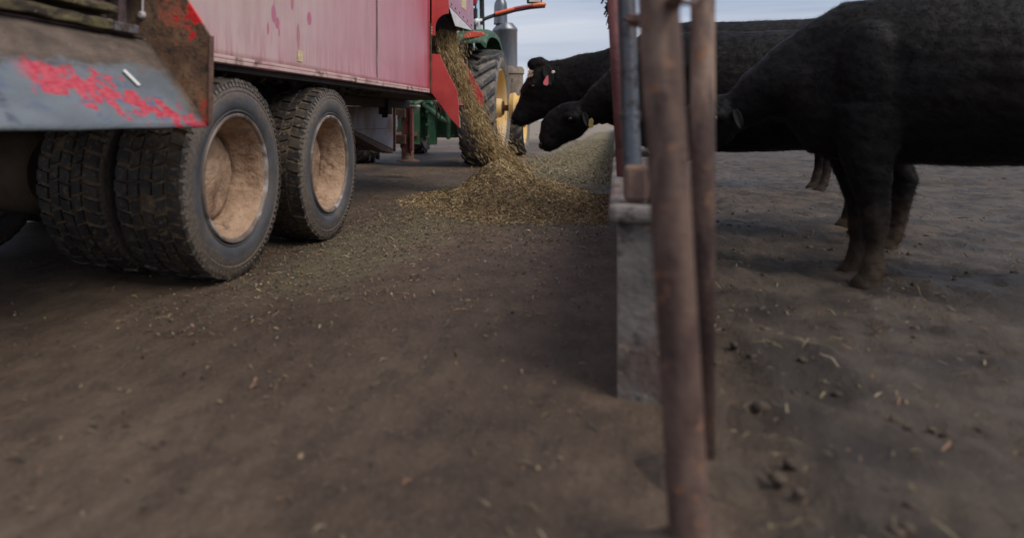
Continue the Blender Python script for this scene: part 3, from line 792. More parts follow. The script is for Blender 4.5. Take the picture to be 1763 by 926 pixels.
# sloping floor between the cheeks
b=MB(); b.prism([(-1.93,Yc+.014,1.42),(-1.60,Yc+.014,.99),(-1.60,Yf-.002,1.02),(-1.93,Yf-.002,1.42)],(-.008,0,-.008)); part(b,'chute_floor',brown_red)
# lower apron of the chute, hanging rubber lip
b=MB(); b.prism([PY(788,196,Yc+.05),PY(791,220,Yc+.05),PY(786,214,Yc+.05)],(0,.08,0)); part(b,'chute_lip',lilac)
# dark interior of the mouth
b=MB(); b.box((-2.35,7.42,1.13),(-2.33,8.8,2.9)); b.box((-2.33,7.415,1.43),(SX-.03,7.43,2.4)); b.box((-2.33,8.79,1.43),(SX-.03,8.80,2.9)); part(b,'mouth_wall',dark_steel)
b=MB(); b.box((-2.0,8.802,1.13),(SX,8.84,2.9)); part(b,'corner_post',brown_red,bevel=.003)
# guard plate over the mouth
GX=-1.70
gp=[(772,-130),(773,10),(816,54),(811,-130)]
b=MB(); b.prism([PX(x,y,GX) for x,y in gp],(-.008,0,0)); gd=part(b,'guard_plate',guard_m,bevel=.002)
for k in range(6):
    q=PX(777+6.9*k,8+7.2*k,GX); b=MB(); b.revolve([(.006,.001),(.006,.012),(0,.014)],(q.x,q.y,q.z),10); part(b,'bolt',blk,gd)
b=MB(); b.box((GX+.0005,8.15,2.16),(GX+.003,8.42,2.48)); part(b,'label',tan_label,gd)
b=MB(); b.prism([PX(773,11,GX-.006),PX(814,53,GX-.006),PY(784,45,7.65)],(-.004,0,-.004)); part(b,'deflector',galv)
b=MB(); b.prism([PX(773,11,GX-.02),PX(814,53,GX-.02),PX(814,53,GX-.02)+Vector((-.22,0,.0)),PX(773,11,GX-.02)+Vector((-.2,0,.1))],(0,0,.01)); part(b,'guard_return',dark_steel)

# drawbar gusset, jack stand and the rest under the nose
DX=-2.85
def dp(px,py,X=DX): return PX(px,py,X)
b=MB(); b.prism([dp(560,183),dp(677,184),dp(677,257),dp(607,223),dp(560,212)],(-.03,0,0)); bb=part(b,'drawbar_plate',lilac,bevel=.004)
b=MB(); b.prism([dp(607,223.6),dp(677,258),dp(677,264),dp(655,258),dp(607,231)],(-.16,0,0)); b.box((-3.0,9.17,.40),(-2.83,9.21,1.05)); part(b,'lower_flange',rust,bb)
b=MB(); b.box((DX+.001,7.4,.715),(DX+.004,9.3,.724)); part(b,'weld_line',purple,bb)
prof=[dp(677,195)]
for k in range(9):
    a=math.pi/2*k/8; prof.append(dp(692-2+2*math.cos(a) - 12*(1-math.cos(a)),200+38*math.sin(a)))
prof.append(dp(677,240))
b=MB(); b.prism([Vector((p.x-.05,p.y,p.z)) for p in prof],(-.02,0,0)); part(b,'round_cheek',lilac)
b=MB(); b.box((-3.5,7.0,.50),(-3.32,11.8,.62)); part(b,'drawbar',rust,bevel=.01)
b=MB(); q=P(668,178,8.4); b.box((q.x-.1,q.y-.06,.90),(q.x+.02,q.y+.10,1.12)); b.box((q.x-.07,q.y-.03,.86),(q.x,q.y,.90)); part(b,'hanger_bracket',dark_steel,bevel=.005)
JK=empty('jack_stand',P(702,278,10).xyz,TR)
q=P(702,278,10)
b=MB(); b.box((q.x-.075,q.y-.07,q.z+.10),(q.x+.075,q.y+.07,1.02)); b.box((q.x+.055,q.y-.10,q.z+.16),(q.x+.10,q.y-.071,1.0)); part(b,'jack_leg',brown_red,JK,bevel=.008)
b=MB(); b.revolve([(0,.001),(0,.17),(.015,.17),(.03,.10),(.10,.085),(.13,.085),(.13,.001)],(q.x,q.y,q.z),20,axis='Z'); part(b,'jack_foot',rust,JK,smooth=.6)
for z in (.49,.86):
    b=MB(); b.box((q.x-.24,q.y-.14,z),(q.x-.0,q.y-.073,z+.13)); part(b,'jack_clamp',rust,JK,bevel=.006)
b=MB(); b.box((q.x-.2,q.y-.1,1.022),(q.x+.16,q.y+.1,1.045)); part(b,'jack_top',galv,JK)
b=MB(); q=P(628,258,9.6); b.box((q.x-.15,q.y-.15,.42),(q.x+.13,q.y+.1,.56)); b.tube([q+Vector((0.15,0,.10)),q+Vector((.26,0,.10))],.05,12); part(b,'gearbox',rust,bevel=.01)
b=MB(); hp_=[P(738,160,8.9),P(735,168,9.4),P(745,172,10.2),P(752,185,11.2),P(752,200,12)]
b.tube(hp_,.014,8); b.tube([p+Vector((.05,.05,-.03)) for p in hp_],.010,8); part(b,'hydraulic_hose',brown_red,smooth=3.2)

# ------------------------------------------------------------------ tractor
TY=12.85; TXC=-3.32
TT=empty('tractor',(TXC,TY,0))
tag(TT,'dusty green tractor with yellow hubs and tall grey exhaust hitched before the trailer','tractor')
def tp(mb,name,m,par=None,**k): return mb.build(name,m,par or TT,**k)
def tractor_wheel(name_unused,cx,cy,Rr,width,rimr,nl,lugh,side):
    """outer face at cx on the side sign"""
    w=empty('wheel',(cx,cy,Rr-.02),TT)
    c=Vector((cx,cy,Rr-.02)); s=side
    b=MB()
    rb=Rr-lugh
    prof=[(0-.06,rimr-.005),(-.03,rimr+.02),(0,rimr+.09),(.012,rimr+.17),(.0,rb-.14),(-.03,rb-.06),(-.08,rb-.02),(-width/2,rb)]
    prof=prof+[(-width-a,r) for a,r in reversed(prof[:-1])]
    b.revolve([(s*a,r) for a,r in prof],c,96)
    for j in range(nl):
        for h in (0,1):
            a0=2*math.pi*(j+h*.5)/nl; pr=[];K=7
            for i in range(K+1):
                f=i/K
                x=(-.012-(width/2+.02)*f) if h==0 else (-width+.012+(width/2+.02)*f)
                ang=a0+ (f**.8)*2*math.pi/nl*1.15
                base=rb-.03-(.09*(1-f)**3); top=Rr-(.03*(1-f)**3)
                tw=(.055+.03*(1-f))/Rr/2*1.3
                pr.append((x,ang,base,top,tw))
            vs=[]
            for x,ang,ba,to,tw in pr:
                for (r,da) in ((ba,-tw*1.3),(to,-tw),(to,tw),(ba,tw*1.3)):
                    vs.append(c+Vector((s*x,math.cos(ang+da)*r,math.sin(ang+da)*r)))
            fs=[]
            for i in range(K):
                for k in range(4):
                    a=i*4+k; d=i*4+(k+1)%4; fs.append((a,d,d+4,a+4))
            fs+=[(0,1,2,3),tuple(K*4+k for k in range(4))]
            b.add(vs,fs,1)
    b.build('tyre',[tractor_tyre,lug_m],w,smooth=R(40))
    b=MB()
    b.revolve([(s*a,r) for a,r in [(-.05,rimr+.012),(-.035,rimr+.012),(-.03,rimr),(-.06,rimr-.03),(-.10,rimr-.05),(-width*.40,rimr-.07),(-width*.42,rimr-.12),(-width*.33,rimr*.6),(-width*.26,rimr*.40),(-width*.22,rimr*.26),(-width*.05,rimr*.24),(-width*.02,rimr*.20),(-width*.02,.01)]],c,64)
    rm=b.build('rim',yellow,w,smooth=R(50))
    for k in range(8 if side>0 else 0):
        b=MB(); a=2*math.pi*k/8; b.revolve([(0,.001),(0,.025),(-.05*s,.028)],c+Vector((s*(-width*.20),math.cos(a)*rimr*.33,math.sin(a)*rimr*.33)),8); b.build('wheel_nut',rust,w)
    return w
wr=tractor_wheel('r',-1.91,TY,1.07,.66,.70,22,.055,1)
tractor_wheel('r',-5.03,TY,1.07,.66,.70,22,.055,-1)
wf=tractor_wheel('f',-1.98,16.9,.80,.55,.50,20,.045,1)
tractor_wheel('f',-4.95,16.9,.80,.55,.50,20,.045,-1)
# long axle stub with its hub
b=MB(); b.tube([(-4.95,TY,1.05),(-1.62,TY,1.05)],.055,16); b.revolve([(-1.99,.06),(-1.99,.13),(-1.9,.13),(-1.9,.06)],(0,TY,1.05),20); tp(b,'axle_shaft',rust,smooth=.8)
q=PY(889,180,TY+.9)
b=MB(); b.revolve([(-1.78,.06),(-1.78,.24),(-1.70,.26),(-1.66,.2),(-1.56,.19),(-1.54,.10),(-1.50,.09)],(0,TY,1.07),28); tp(b,'axle_hub',yellow,smooth=.6)
b=MB(); b.box((TXC-.9,TY-.25,.85),(TXC+.9,TY+.25,1.25)); b.box((TXC-.42,TY-.5,.55),(TXC+.42,TY+1.2,1.35)); tp(b,'axle_housing',green_dark,bevel=.04)
b=MB(); b.box((TXC-.33,TY+1.2,.6),(TXC+.33,TY+4.3,1.15)); tp(b,'engine_block',blk,bevel=.03)
# hitch: upright green cheek plates with ribs
for x in (TXC-.02,TXC+.27):
    b=MB(); b.box((x-.03,TY-.95,.40),(x+.11,TY-.80,1.22)); 
    for z in (.5,.72,.95,1.12): b.box((x-.06,TY-.97,z),(x+.0,TY-.951,z+.05))
    b.tube([(x+.02,TY-.95,1.1),(x+.25,TY-.8,1.25),(x+.45,TY-.3,1.2)],.05,10)
    tp(b,'hitch_plate',green,bevel=.012)
b=MB(); b.box((TXC-.5,TY-.78,.52),(TXC+.72,TY-.5,1.18)); b.tube([(TXC+.15,TY-.9,1.12),(TXC+.5,TY-1.0,.85),(TXC+.7,TY-.8,.7)],.05,10); b.tube([(TXC+.5,TY-.9,1.2),(TXC+.62,TY-.95,.8),(TXC+.60,TY-.9,.5)],.04,10)
for k in range(7): b.revolve([(-.06,.01),(-.06,.05),(0,.06)],(TXC+.1+.1*(k%4),TY-.78,1.08-.17*(k//4)),12,axis='Y')
tp(b,'hydraulic_block',green_dark,bevel=.02)
b=MB(); b.box((TXC-.04,TY-1.5,.55),(TXC+.06,TY-.4,.62)); tp(b,'drawbar_tongue',rust)
# fender
def arcstrip(b,cx0,cx1,cy,cz,r0,r1,a0,a1,n=20):
    vs=[];fs=[]
    for i in range(n+1):
        a=a0+(a1-a0)*i/n
        for x,r in ((cx0,r0),(cx1,r0),(cx1,r1),(cx0,r1)):
            vs.append((x,cy+math.cos(a)*r,cz+math.sin(a)*r))
    for i in range(n):
        for k in range(4):
            p=i*4+k; q_=i*4+(k+1)%4; fs.append((p,q_,q_+4,p+4))
    fs+=[(0,1,2,3),tuple(n*4+k for k in range(4))]
    b.add(vs,fs)
for sx in (1,-1):
    b=MB(); x0,x1=(TXC+.75*sx,TXC+1.27*sx)
    # flat topped fender with rolled front edge
    prof=[(-.98,2.17),(-.90,2.27),(-.70,2.36),(-.40,2.42),(.05,2.45),(.45,2.42),(.75,2.30),(.93,2.08),(.97,1.9)]
    vs=[];fs=[]
    for (dy,z) in prof:
        for x,dz in ((x0,.03),(x1-.08*sx,.02),(x1,-.04),(x1,-.12),(x1-.02*sx,-.12),(x1-.10*sx,-.03),(x0,-.02)):
            vs.append((x,TY+dy,z+dz))
    n=7
    for i in range(len(prof)-1):
        for k in range(n):
            a=i*n+k; c=i*n+(k+1)%n; fs.append((a,c,c+n,a+n))
    fs+=[tuple(range(n)),tuple((len(prof)-1)*n+k for k in range(n))]
    b.add(vs,fs); fd=tp(b,'fender',green,smooth=R(40))
    b=MB(); b.prism([(x0-.03*sx,TY+dy,z) for dy,z in prof]+[(x0-.03*sx,TY+.97,1.3),(x0-.03*sx,TY-.98,1.3)],(-.02*sx,0,0)); tp(b,'inner_panel',blk,fd)
q1=P(793,58,12.1); q2=P(832,61,12.1)
b=MB(); 
pp=[P(797,62,11.9),P(803,56,11.9),P(815,54,11.9),P(829,55,11.9),P(832,59,11.9),P(829,63,11.9),P(815,65,11.9),P(800,66,11.9)]
b.prism(pp,(0.02,.06,0)); tp(b,'red_marker',lampred,bevel=.008)
b=MB(); b.prism([P(800,68,12),P(805,68,12),P(797,83,12),P(791,80,12)],(0,.05,0)); tp(b,'fender_brace',dusty)
# cab
cx0,cx1=TXC-.86,TXC+.86; cy0,cy1=TY-.55,TY+1.3
b=MB()
b.box((cx0,cy0,1.35),(cx1,cy1,1.9)); tp(b,'cab_base',green_dark,bevel=.04)
b=MB()
for x in (cx0+.04,cx1-.04):
    b=MB(); b.tube([(x,cy0+.04,1.9),(x,cy0+.12,3.25)],.045,8); tp(b,'cab_pillar',blk)
    b=MB(); b.tube([(x,cy1-.04,1.9),(x,cy1-.2,3.25)],.05,8); tp(b,'cab_pillar',blk)
b=MB(); b.tube([(cx1-.04,cy0+1.0,1.9),(cx1-.04,cy0+1.0,3.25)],.02,8); tp(b,'cab_pillar',blk)
b=MB(); b.box((cx0-.05,cy0-.05,3.25),(cx1+.05,cy1+.0,3.45)); tp(b,'cab_roof',green,bevel=.05)
for lo,hi in (((cx1-.045,cy0+.14,1.92),(cx1-.037,cy1-.2,3.24)),((cx0+.037,cy0+.14,1.92),(cx0+.045,cy1-.2,3.24)),((cx0+.1,cy0+.06,1.92),(cx1-.1,cy0+.066,3.24)),((cx0+.1,cy1-.15,1.92),(cx1-.1,cy1-.144,3.24))):
    b=MB(); b.box(lo,hi); tp(b,'cab_window',glass)
b=MB(); b.box((TXC-.38,cy1,1.15),(TXC+.38,TY+4.5,2.05)); tp(b,'bonnet',green,bevel=.08)
# work lamps near the cab corner
b=MB(); c=P(816,23,12.6); b.box((c.x-.03,c.y-.04,c.z-.1),(c.x+.06,c.y+.04,c.z+.08)); b.tube([c+Vector((0.01,0,-.1)),c+Vector((.02,.02,-.3))],.02,8); tp(b,'work_lamp',blk,bevel=.01)
b=MB(); c=P(814,3,12.6); b.revolve([(-.05,.01),(-.05,.07),(-.02,.09),(.05,.06),(.06,.01)],c,20,axis='Y'); tp(b,'tail_lamp',darkred,smooth=.7)
b=MB(); c=P(820,38,12.6); b.revolve([(-.05,.01),(-.05,.05),(0,.07),(.05,.05),(.06,.01)],c,16,axis='X'); b.tube([c,P(828,35,13)],.03,10); b.box((c.x-.06,c.y,c.z-.14),(c.x+.1,c.y+.1,c.z-.06)); tp(b,'arm_pivot',white_plastic,smooth=.7)
# marker arm
D_=13.2
arm=[(822,38),(836,32.5),(852,26.5)]
b=MB(); b.tube([P(x,y,D_) for x,y in arm],[.028,.036,.038],10); AR=tp(b,'marker_arm',blk,smooth=.8)
b=MB(); b.tube([P(852,24,D_-.05),P(868,20,D_-.05),P(885,15.5,D_-.05)],.032,10); tp(b,'orange_reflector',orange,AR,smooth=.9)
b=MB(); b.tube([P(885,15.2,D_-.05),P(900,12.2,D_-.05),P(916,10,D_-.05)],.030,10); tp(b,'red_reflector',darkred,AR,smooth=.9)
b=MB(); b.tube([P(916.5,10,D_-.05),P(928,8.5,D_-.05),P(937,8.2,D_-.05),P(940,8.6,D_-.05)],[.036,.042,.040,.02],10); tp(b,'amber_lamp',amber,AR,smooth=.9)
b=MB(); b.tube([P(848,29,D_+.02),P(868,24.5,D_+.02),P(885,19.5,D_+.02),P(912,14.5,D_+.02),P(938,12,D_+.02)],.026,8); tp(b,'arm_backing',blk,AR)
b=MB(); q=P(920,-6,D_); Mx=Matrix.Translation(q)@Matrix.Rotation(TH,4,'Z'); b.box((-.14,-.04,-.14),(.14,.04,.14),M=Mx); mr=tp(b,'mirror',green_dark,AR,bevel=.02)
b=MB(); Mx2=Matrix.Translation(q)@Matrix.Rotation(TH,4,'Z'); b.box((-.11,-.046,-.115),(.11,-.0405,.115),M=Mx2); tp(b,'mirror_glass',galv,mr)
# exhaust
c=P(871,100,15.2); zt=lambda y: CAM_Z+(207-y)/1200*15.2
b=MB(); b.revolve([(zt(125),.30),(zt(116),.30),(zt(115),.265),(zt(56),.262),(zt(54),.272),(zt(51),.268),(zt(41),.165),(zt(40),.02)],(c.x-.02,c.y,0),36,axis='Z'); b.revolve([(zt(42),.15),(zt(38),.145),(zt(12),.14),(zt(6),.13),(zt(1),.10),(zt(-2),.085),(zt(-40),.085)],(c.x-.11,c.y-.03,0),28,axis='Z'); ex=tp(b,'exhaust',exh_m,smooth=R(40))
b=MB(); b.revolve([(zt(116.5),.305),(zt(121),.34),(zt(128),.34),(zt(130),.315),(zt(168),.32),(zt(196),.32),(zt(197),.05)],(c.x+.05,c.y,0),30,axis='Z'); tp(b,'exhaust_base',dusty,ex,smooth=R(40))
b=MB(); b.box((c.x-.45,c.y-.2,.55),(c.x-.3,c.y+.9,1.6)); tp(b,'fuel_tank',green_dark,bevel=.05)

# ------------------------------------------------------------------ fence and bunk
BW=empty('feed_bunk_wall',(.15,2.2,0)); tag(BW,'low stained concrete bunk wall running under the rusty fence','concrete wall')
b=MB(); 
def rough_block(b,x0,x1,y0,y1,z0,z1,ny=60,amp=.008):
    rough_bar(b,x0,x1,y0,y1,z0,z1,n=ny,amp=amp)
rough_block(b,-.02,.25,2.2,5.2,.525,.575,ny=90,amp=.017); rough_block(b,-.02,.25,5.2005,62,.525,.575,ny=160); part_=b.build('cap',conc,BW,bevel=.02)
b=MB(); b.box((.005,2.23,-.01),(.225,62,.5245)); b.build('wall_body',conc,BW)
FN=empty('feedlot_fence',(.1,2.3,0)); tag(FN,'rusty pipe and rail fence along the bunk in front of the cattle','fence')
def fp(mb,name,m,par=None,**k): return mb.build(name,m,par or FN,**k)
top=P(1133,0,1.30); bot=P(1163,506,1.30); d=(bot-top)/(top.z-bot.z)
base=top+d*(top.z+.05); tpp=top-d*.55
b=MB(); b.tube([base.lerp(tpp,i/40)+Vector((fbm((i*.31,0,0),1),fbm((0,i*.31,4),1),0))*.0008 for i in range(41)],[.0355+.0006*fbm((i*.5,2,0),1) for i in range(41)],32); fp(b,'rusty_post',post_rust,smooth=3.2)
top=P(1078,0,2.25); bot=P(1089,300,2.20); d=(bot-top)/(top.z-bot.z); tpp=top-d*.5; foot=bot+d*.06
b=MB(); b.tube([foot.lerp(tpp,i/12) for i in range(13)],.0285,28)
j=P(1085.3,200,2.22); b.tube([j+Vector((0,0,.02)),j+Vector((0,0,.008)),j-Vector((0,0,.008)),j-Vector((0,0,.02))],[.0285,.0325,.0325,.0285],28)
bp=fp(b,'blue_pipe',blue_pipe,smooth=.9)
q=P(1095,328,2.18); b=MB(); 
b.box((q.x-.036,q.y-.04,.577),(q.x+.036,q.y+.05,.69)); b.tube([(q.x+.03,q.y,.60),(q.x+.12,q.y-.02,.59)],.03,10); fp(b,'socket_block',post_rust,bp,bevel=.014)
p1=P(1210,-250,1.62); p2=P(1210,560,1.62); b=MB(); b.tube([Vector((p1.x,p1.y,-.05)),Vector((p1.x,p1.y,1.5))],.026,24); fp(b,'rusty_post',post_rust,smooth=3.2)
q1=P(1055,-60,3.1); q2=P(1071,240,3.05); dd_=(q2-q1)/(q1.z-q2.z); b=MB(); b.tube([q1-dd_*.1,q2+dd_*(q2.z-.57)],.031,20); fp(b,'leaning_post',rail_rust,smooth=3.2)
# neck rail running along the bunk
b=MB(); b.tube([(-.012,3.2+ i*1.9,1.5+.006*math.sin(i)) for i in range(31)],.034,16); fp(b,'neck_rail',rail_rust,smooth=3.2)
for i in range(12):
    y=7.9+i*4.2; b=MB()
    b.tube([(.13,y,.5),(.075,y,1.62)],.04,14); fp(b,'rusty_post',post_rust,smooth=.9)
# ragged twine and stalks snagged on the rail
b=MB(); rr=random.Random(6)
for i in range(34):
    y=3.75+rr.random()*1.5; a=Vector((-.046,y,1.5+rr.uniform(-.03,.03)))
    pts_=[a]; 
    for k in range(3): pts_.append(pts_[-1]+Vector((rr.uniform(-.010,.006),rr.uniform(-.02,.02),rr.uniform(-.022,.012))))
    b.tube(pts_,.0022+.003*rr.random(),5)
tag(fp(b,'snagged_twine',dark_steel),kind='stuff')
# chain tying pipe to post
b=MB(); c1=P(1083,33,2.14); c2=P(1168,-3,1.22); NL=26
for i in range(NL):
    f=(i+.5)/NL; c=c1.lerp(c2,f); c.z-=.02*math.sin(math.pi*f)
    ax=(c2-c1).normalized(); up=Vector((0,0,1)) if i%2 else ax.cross(Vector((0,0,1))).normalized()
    pts_=[c+ax*math.cos(t)*.027+up*math.sin(t)*.014 for t in [2*math.pi*k/12 for k in range(13)]]
    b.tube(pts_,.0062,6,cap=False)
ring=[j+0*j for _ in ()]
fp(b,'chain',rust,smooth=3.2)
b=MB(); c1=P(1160,2,1.25); c2=P(1212,-8,1.60); b.tube([c1,c1.lerp(c2,.5)-Vector((0,0,.012)),c2],.006,8); fp(b,'tie_wire',rust,smooth=3.2)

# ------------------------------------------------------------------ cattle
def loft(b, secs, n=20):
    """secs: (centre Vector, half height, half width); rings stand across the path; widths run along world Y"""
    rings=[]
    for i,(c,hh,hw) in enumerate(secs):
        a=secs[max(i-1,0)][0]; e=secs[min(i+1,len(secs)-1)][0]
        d=(e-a).normalized(); wv=Vector((0,1,0)); wv=(wv-d*wv.dot(d)).normalized(); up=wv.cross(d).normalized()
        rings.append([c+up*math.cos(2*math.pi*k/n)*hh+wv*math.sin(2*math.pi*k/n)*hw for k in range(n)])
    vs=[v for r in rings for v in r]; fs=[]
    for i in range(len(secs)-1):
        for k in range(n):
            p=i*n+k; q=i*n+(k+1)%n; fs.append((p,q,q+n,p+n))
    fs+=[tuple(range(n))[::-1],tuple((len(secs)-1)*n+k for k in range(n))]
    b.add(vs,fs)
def ball(b,c,r,sc=(1,1,1),n=14):
    vs=[];fs=[]
    for i in range(1,n):
        t=math.pi*i/n
        for k in range(n*2):
            p=math.pi*k/n; vs.append((c[0]+r*sc[0]*math.sin(t)*math.cos(p),c[1]+r*sc[1]*math.sin(t)*math.sin(p),c[2]+r*sc[2]*math.cos(t)))
    m=n*2
    for i in range(n-2):
        for k in range(m): fs.append((i*m+k,i*m+(k+1)%m,(i+1)*m+(k+1)%m,(i+1)*m+k))
    fs+=[tuple(range(m))[::-1],tuple((n-2)*m+k for k in range(m))]
    b.add(vs,fs)
def cow(root_x, Yc_, head, neck, zs, knob, eye, ear, earlen, label, tagcol, tagpos, tagdir, fx=0, ew=1.0):
    """head / neck: pixel sections (px,py,half height px, half width px) standing in the cow's plane at Yc_"""
    def sec(s):
        c=PY(s[0],s[1],Yc_); D=(c-Vector((0,0,CAM_Z))).dot(Vector((-SN,CS,0))); k=D/1200
        return (c,s[2]*k,s[3]*k)
    rt=empty('cow',(root_x,Yc_,0)); tag(rt,label,'cow','cattle reaching through the fence')
    b=MB()
    loft(b,[sec(s) for s in head])
    ns=[sec(s) for s in neck]
    body=[(Vector((x,Yc_,z*zs)),h*zs,w) for x,z,h,w in ((.12,1.06,.36,.19),(.30,1.08,.44,.25),(.55,1.10,.45,.31),(.85,1.09,.44,.36),(1.2,1.10,.43,.38),(1.5,1.13,.40,.34),(1.72,1.15,.34,.27),(1.84,1.13,.22,.17))]
    body=[(c+Vector((fx,0,0)),h,w) for c,h,w in body]
    loft(b,ns+body,24)
    for kx,ky,kr in knob:
        c,r,_=sec((kx,ky,kr,kr)); ball(b,c,r,(1,.9,1))
    for sx,zz,front in ((.36+fx,.9,1),(1.55+fx,.95,0)):
        for sy in (-.17,.17):
            y=Yc_+sy
            if front: L=[(sx,y,.95*zs,.17,.11),(sx-.02,y,.68*zs,.11,.085),(sx,y,.45,.07,.06),(sx+.01,y,.40,.062,.055),(sx+.01,y,.20,.042,.040),(sx,y,.10,.052,.05),(sx-.03,y,.05,.06,.055),(sx-.03,y,0,.065,.058)]
            else: L=[(sx,y,1.0*zs,.26,.14),(sx-.04,y,.75*zs,.19,.11),(sx+.08,y,.55,.09,.07),(sx+.13,y,.46,.07,.06),(sx+.10,y,.25,.045,.042),(sx+.07,y,.10,.052,.05),(sx+.03,y,.05,.06,.055),(sx+.03,y,0,.065,.058)]
            rings=[];n=14
            vs=[(x+math.cos(2*math.pi*k/n)*rx,yy+math.sin(2*math.pi*k/n)*ry,z) for x,yy,z,rx,ry in L for k in range(n)]
            fs=[(i*n+k,i*n+(k+1)%n,(i+1)*n+(k+1)%n,(i+1)*n+k) for i in range(len(L)-1) for k in range(n)]
            fs+=[tuple(range(n)),tuple((len(L)-1)*n+k for k in range(n))]
            b.add(vs,fs)
    # brow ridge, cheek and nostril swellings
    ec,er,_=sec((eye[0],eye[1],10,10))
    hw_e=eye[2]
    for s_ in (-1,1):
        ball(b,(ec.x-.005,Yc_+s_*(hw_e-.022),ec.z+.012),.040,(1.2,.8,.8))
    for s_ in (-1,1):
        ball(b,(1.50+fx,Yc_+s_*.22,1.42*zs),.085,(1.3,.9,.8)); ball(b,(.36+fx,Yc_+s_*.20,1.12*zs),.20,(.75,.45,1.3)); ball(b,(1.62+fx,Yc_+s_*.19,1.12*zs),.22,(.9,.6,1.2))
    # tail
    tl=[(1.86+fx,Yc_,1.36*zs),(1.93+fx,Yc_,1.2*zs),(1.94+fx,Yc_,.8),(1.93+fx,Yc_,.55)]
    b.tube(tl,[.035,.028,.02,.035],10)
    o=b.build('cow_body_raw',cow_m,rt)
    m=o.modifiers.new('r','REMESH'); m.mode='VOXEL'; m.voxel_size=.0125; m.use_smooth_shade=True
    m2=o.modifiers.new('s','SMOOTH'); m2.iterations=5; m2.factor=.6
    dg=bpy.context.evaluated_depsgraph_get()
    me=bpy.data.meshes.new_from_object(o.evaluated_get(dg)); me.name='body'
    # coat tufts: slight relief
    nv=len(me.vertices); co=np.empty(nv*3,np.float32); me.vertices.foreach_get('co',co); co=co.reshape(-1,3)
    nr_=np.empty(nv*3,np.float32); me.vertices.foreach_get('normal',nr_); nr_=nr_.reshape(-1,3)
    for i in range(nv):
        h=fbm(co[i],7,3)*.006+fbm(co[i]*np.array([1,1,1.0]),28,2)*.0022
        co[i]+=nr_[i]*h
    me.vertices.foreach_set('co',co.ravel()); me.update()
    me.polygons.foreach_set('use_smooth',[True]*len(me.polygons))
    bo=bpy.data.objects.new('body',me); COL.objects.link(bo); bo.parent=rt
    nf=len(me.polygons); ctr=np.empty(nf*3,np.float32); me.polygons.foreach_get('center',ctr); ctr=ctr.reshape(-1,3)
    fnr=np.empty(nf*3,np.float32); me.polygons.foreach_get('normal',fnr); fnr=fnr.reshape(-1,3)
    rg=np.random.default_rng(7); pick=rg.integers(0,nf,min(nf,60000)); off=np.array(rt.location)
    hp_=ctr[pick]+rg.normal(0,.005,(len(pick),3))*1.0; hn=fnr[pick]
    fl=np.array([[1.0,0,-.55]])+rg.normal(0,.28,(len(pick),3)); fl=unit(fl-hn*np.sum(fl*hn,axis=1,keepdims=True)); fl=unit(fl+hn*.30)
    ht=flakes('coat',hp_+off+hn*.002,hn,fl,.012+.022*rg.random(len(pick)),.0012+.0012*rg.random(len(pick)),coat_m,rt,rg,.1)
    ht['kind']='stuff'
    bpy.data.objects.remove(o)
    # eyes, ears, tag
    for s_ in (-1,1):
        e=MB(); ball(e,(ec.x-.006,Yc_+s_*(hw_e-.002),ec.z),.0165); e.build('eye',eye_m,rt,smooth=3.2)
    c,k,_=sec((ear[0],ear[1],1,1))
    for s_ in (-1,1):
        e=MB(); secs=[]
        y0=Yc_+s_*ear[2]
        tipv=Vector((earlen[0]*k,s_*earlen[2],-earlen[1]*k))
        K=8
        A=Vector((c.x,y0,c.z))
        wv=tipv.cross(Vector((0,s_,0.2))).normalized() if abs(tipv.x)+abs(tipv.z)>.02 else Vector((1,0,0))
        dn=tipv.normalized(); up=dn.cross(wv).normalized(); n=12; vs=[];fs=[]
        for i in range(K+1):
            f=i/K; ww=.042*ew*math.sin(math.pi*min(1,.18+.78*f))**.8; th=.013*(1-f*.7)
            cc=A+tipv*f+Vector((0,0,-.02*f*f))
            for q_ in range(n):
                a=2*math.pi*q_/n; vs.append(cc+wv*math.cos(a)*ww+up*(math.sin(a)*th-(.014*math.cos(a)**2)))
        for i in range(K):
            for q_ in range(n):
                p=i*n+q_; r_=i*n+(q_+1)%n; fs.append((p,r_,r_+n,p+n))
        fs+=[tuple(range(n)),tuple(K*n+q_ for q_ in range(n))]
        e.add(vs,fs); e.build('ear',cow_m,rt,smooth=3.2)
    # muzzle pad and nostrils
    n0=sec(head[0]); n1=sec(head[1])
    for s_ in (-1,1):
        e=MB(); c_=n0[0].lerp(n1[0],.35)+Vector((-.012,s_*(n1[2]*.80),.018)); ball(e,c_,.014,(1.3,.6,.8)); e.build('nostril',eye_m,rt,smooth=3.2)
    e=MB(); c_=n0[0].lerp(n1[0],.30); ball(e,(c_.x-.004,c_.y,c_.z+.006),n0[1]*.95,(.9,1.25,.9)); e.build('nose_pad',nose_m,rt,smooth=3.2)
    if tagpos:
        D=tagpos[-1]
        e=MB(); e.prism([P(x,y,D) for x,y in tagpos[0]],(0,.003,0)); e.build('ear_tag',tagcol,rt,bevel=.001)
        if len(tagpos)>2:
            e=MB(); c_=P(*tagpos[1],D); e.revolve([(-.01,.001),(-.01,.010),(0,.014)],c_,14,axis='Y'); e.build('tag_button',tag_white,rt)
    return rt
# first cow: head raised over the heap
h1=[(886,213,6,7),(888,211,11,12),(892,207,15,15.5),(899,201,18,16),(906,194,22,15.5),(916,183,28,17),(927,176,37,20),(933,164,38,23),(932,147,31,24),(934,134,26,22),(933,122,17,16),(932,116,8,8)]
nk1=[(925,160,15,12),(938,158,41,21),(955,154,50,24),(978,153,52,27),(1008,150,58,33),(1035,147,60,38)]
cow1=cow(.6,6.0,h1,nk1,1.03,[(920,112,12),(928,110.5,12),(935,114,12),(941,120,10)],(921,150,.112),(941,116,.085),(12,30,.085),
    'black cow with a red ear tag, head held level above the other muzzle',tag_red,([(941,131),(944,130),(944,146),(941,148),(936,146),(935,142)],(952.5,124.5),5.56),None)
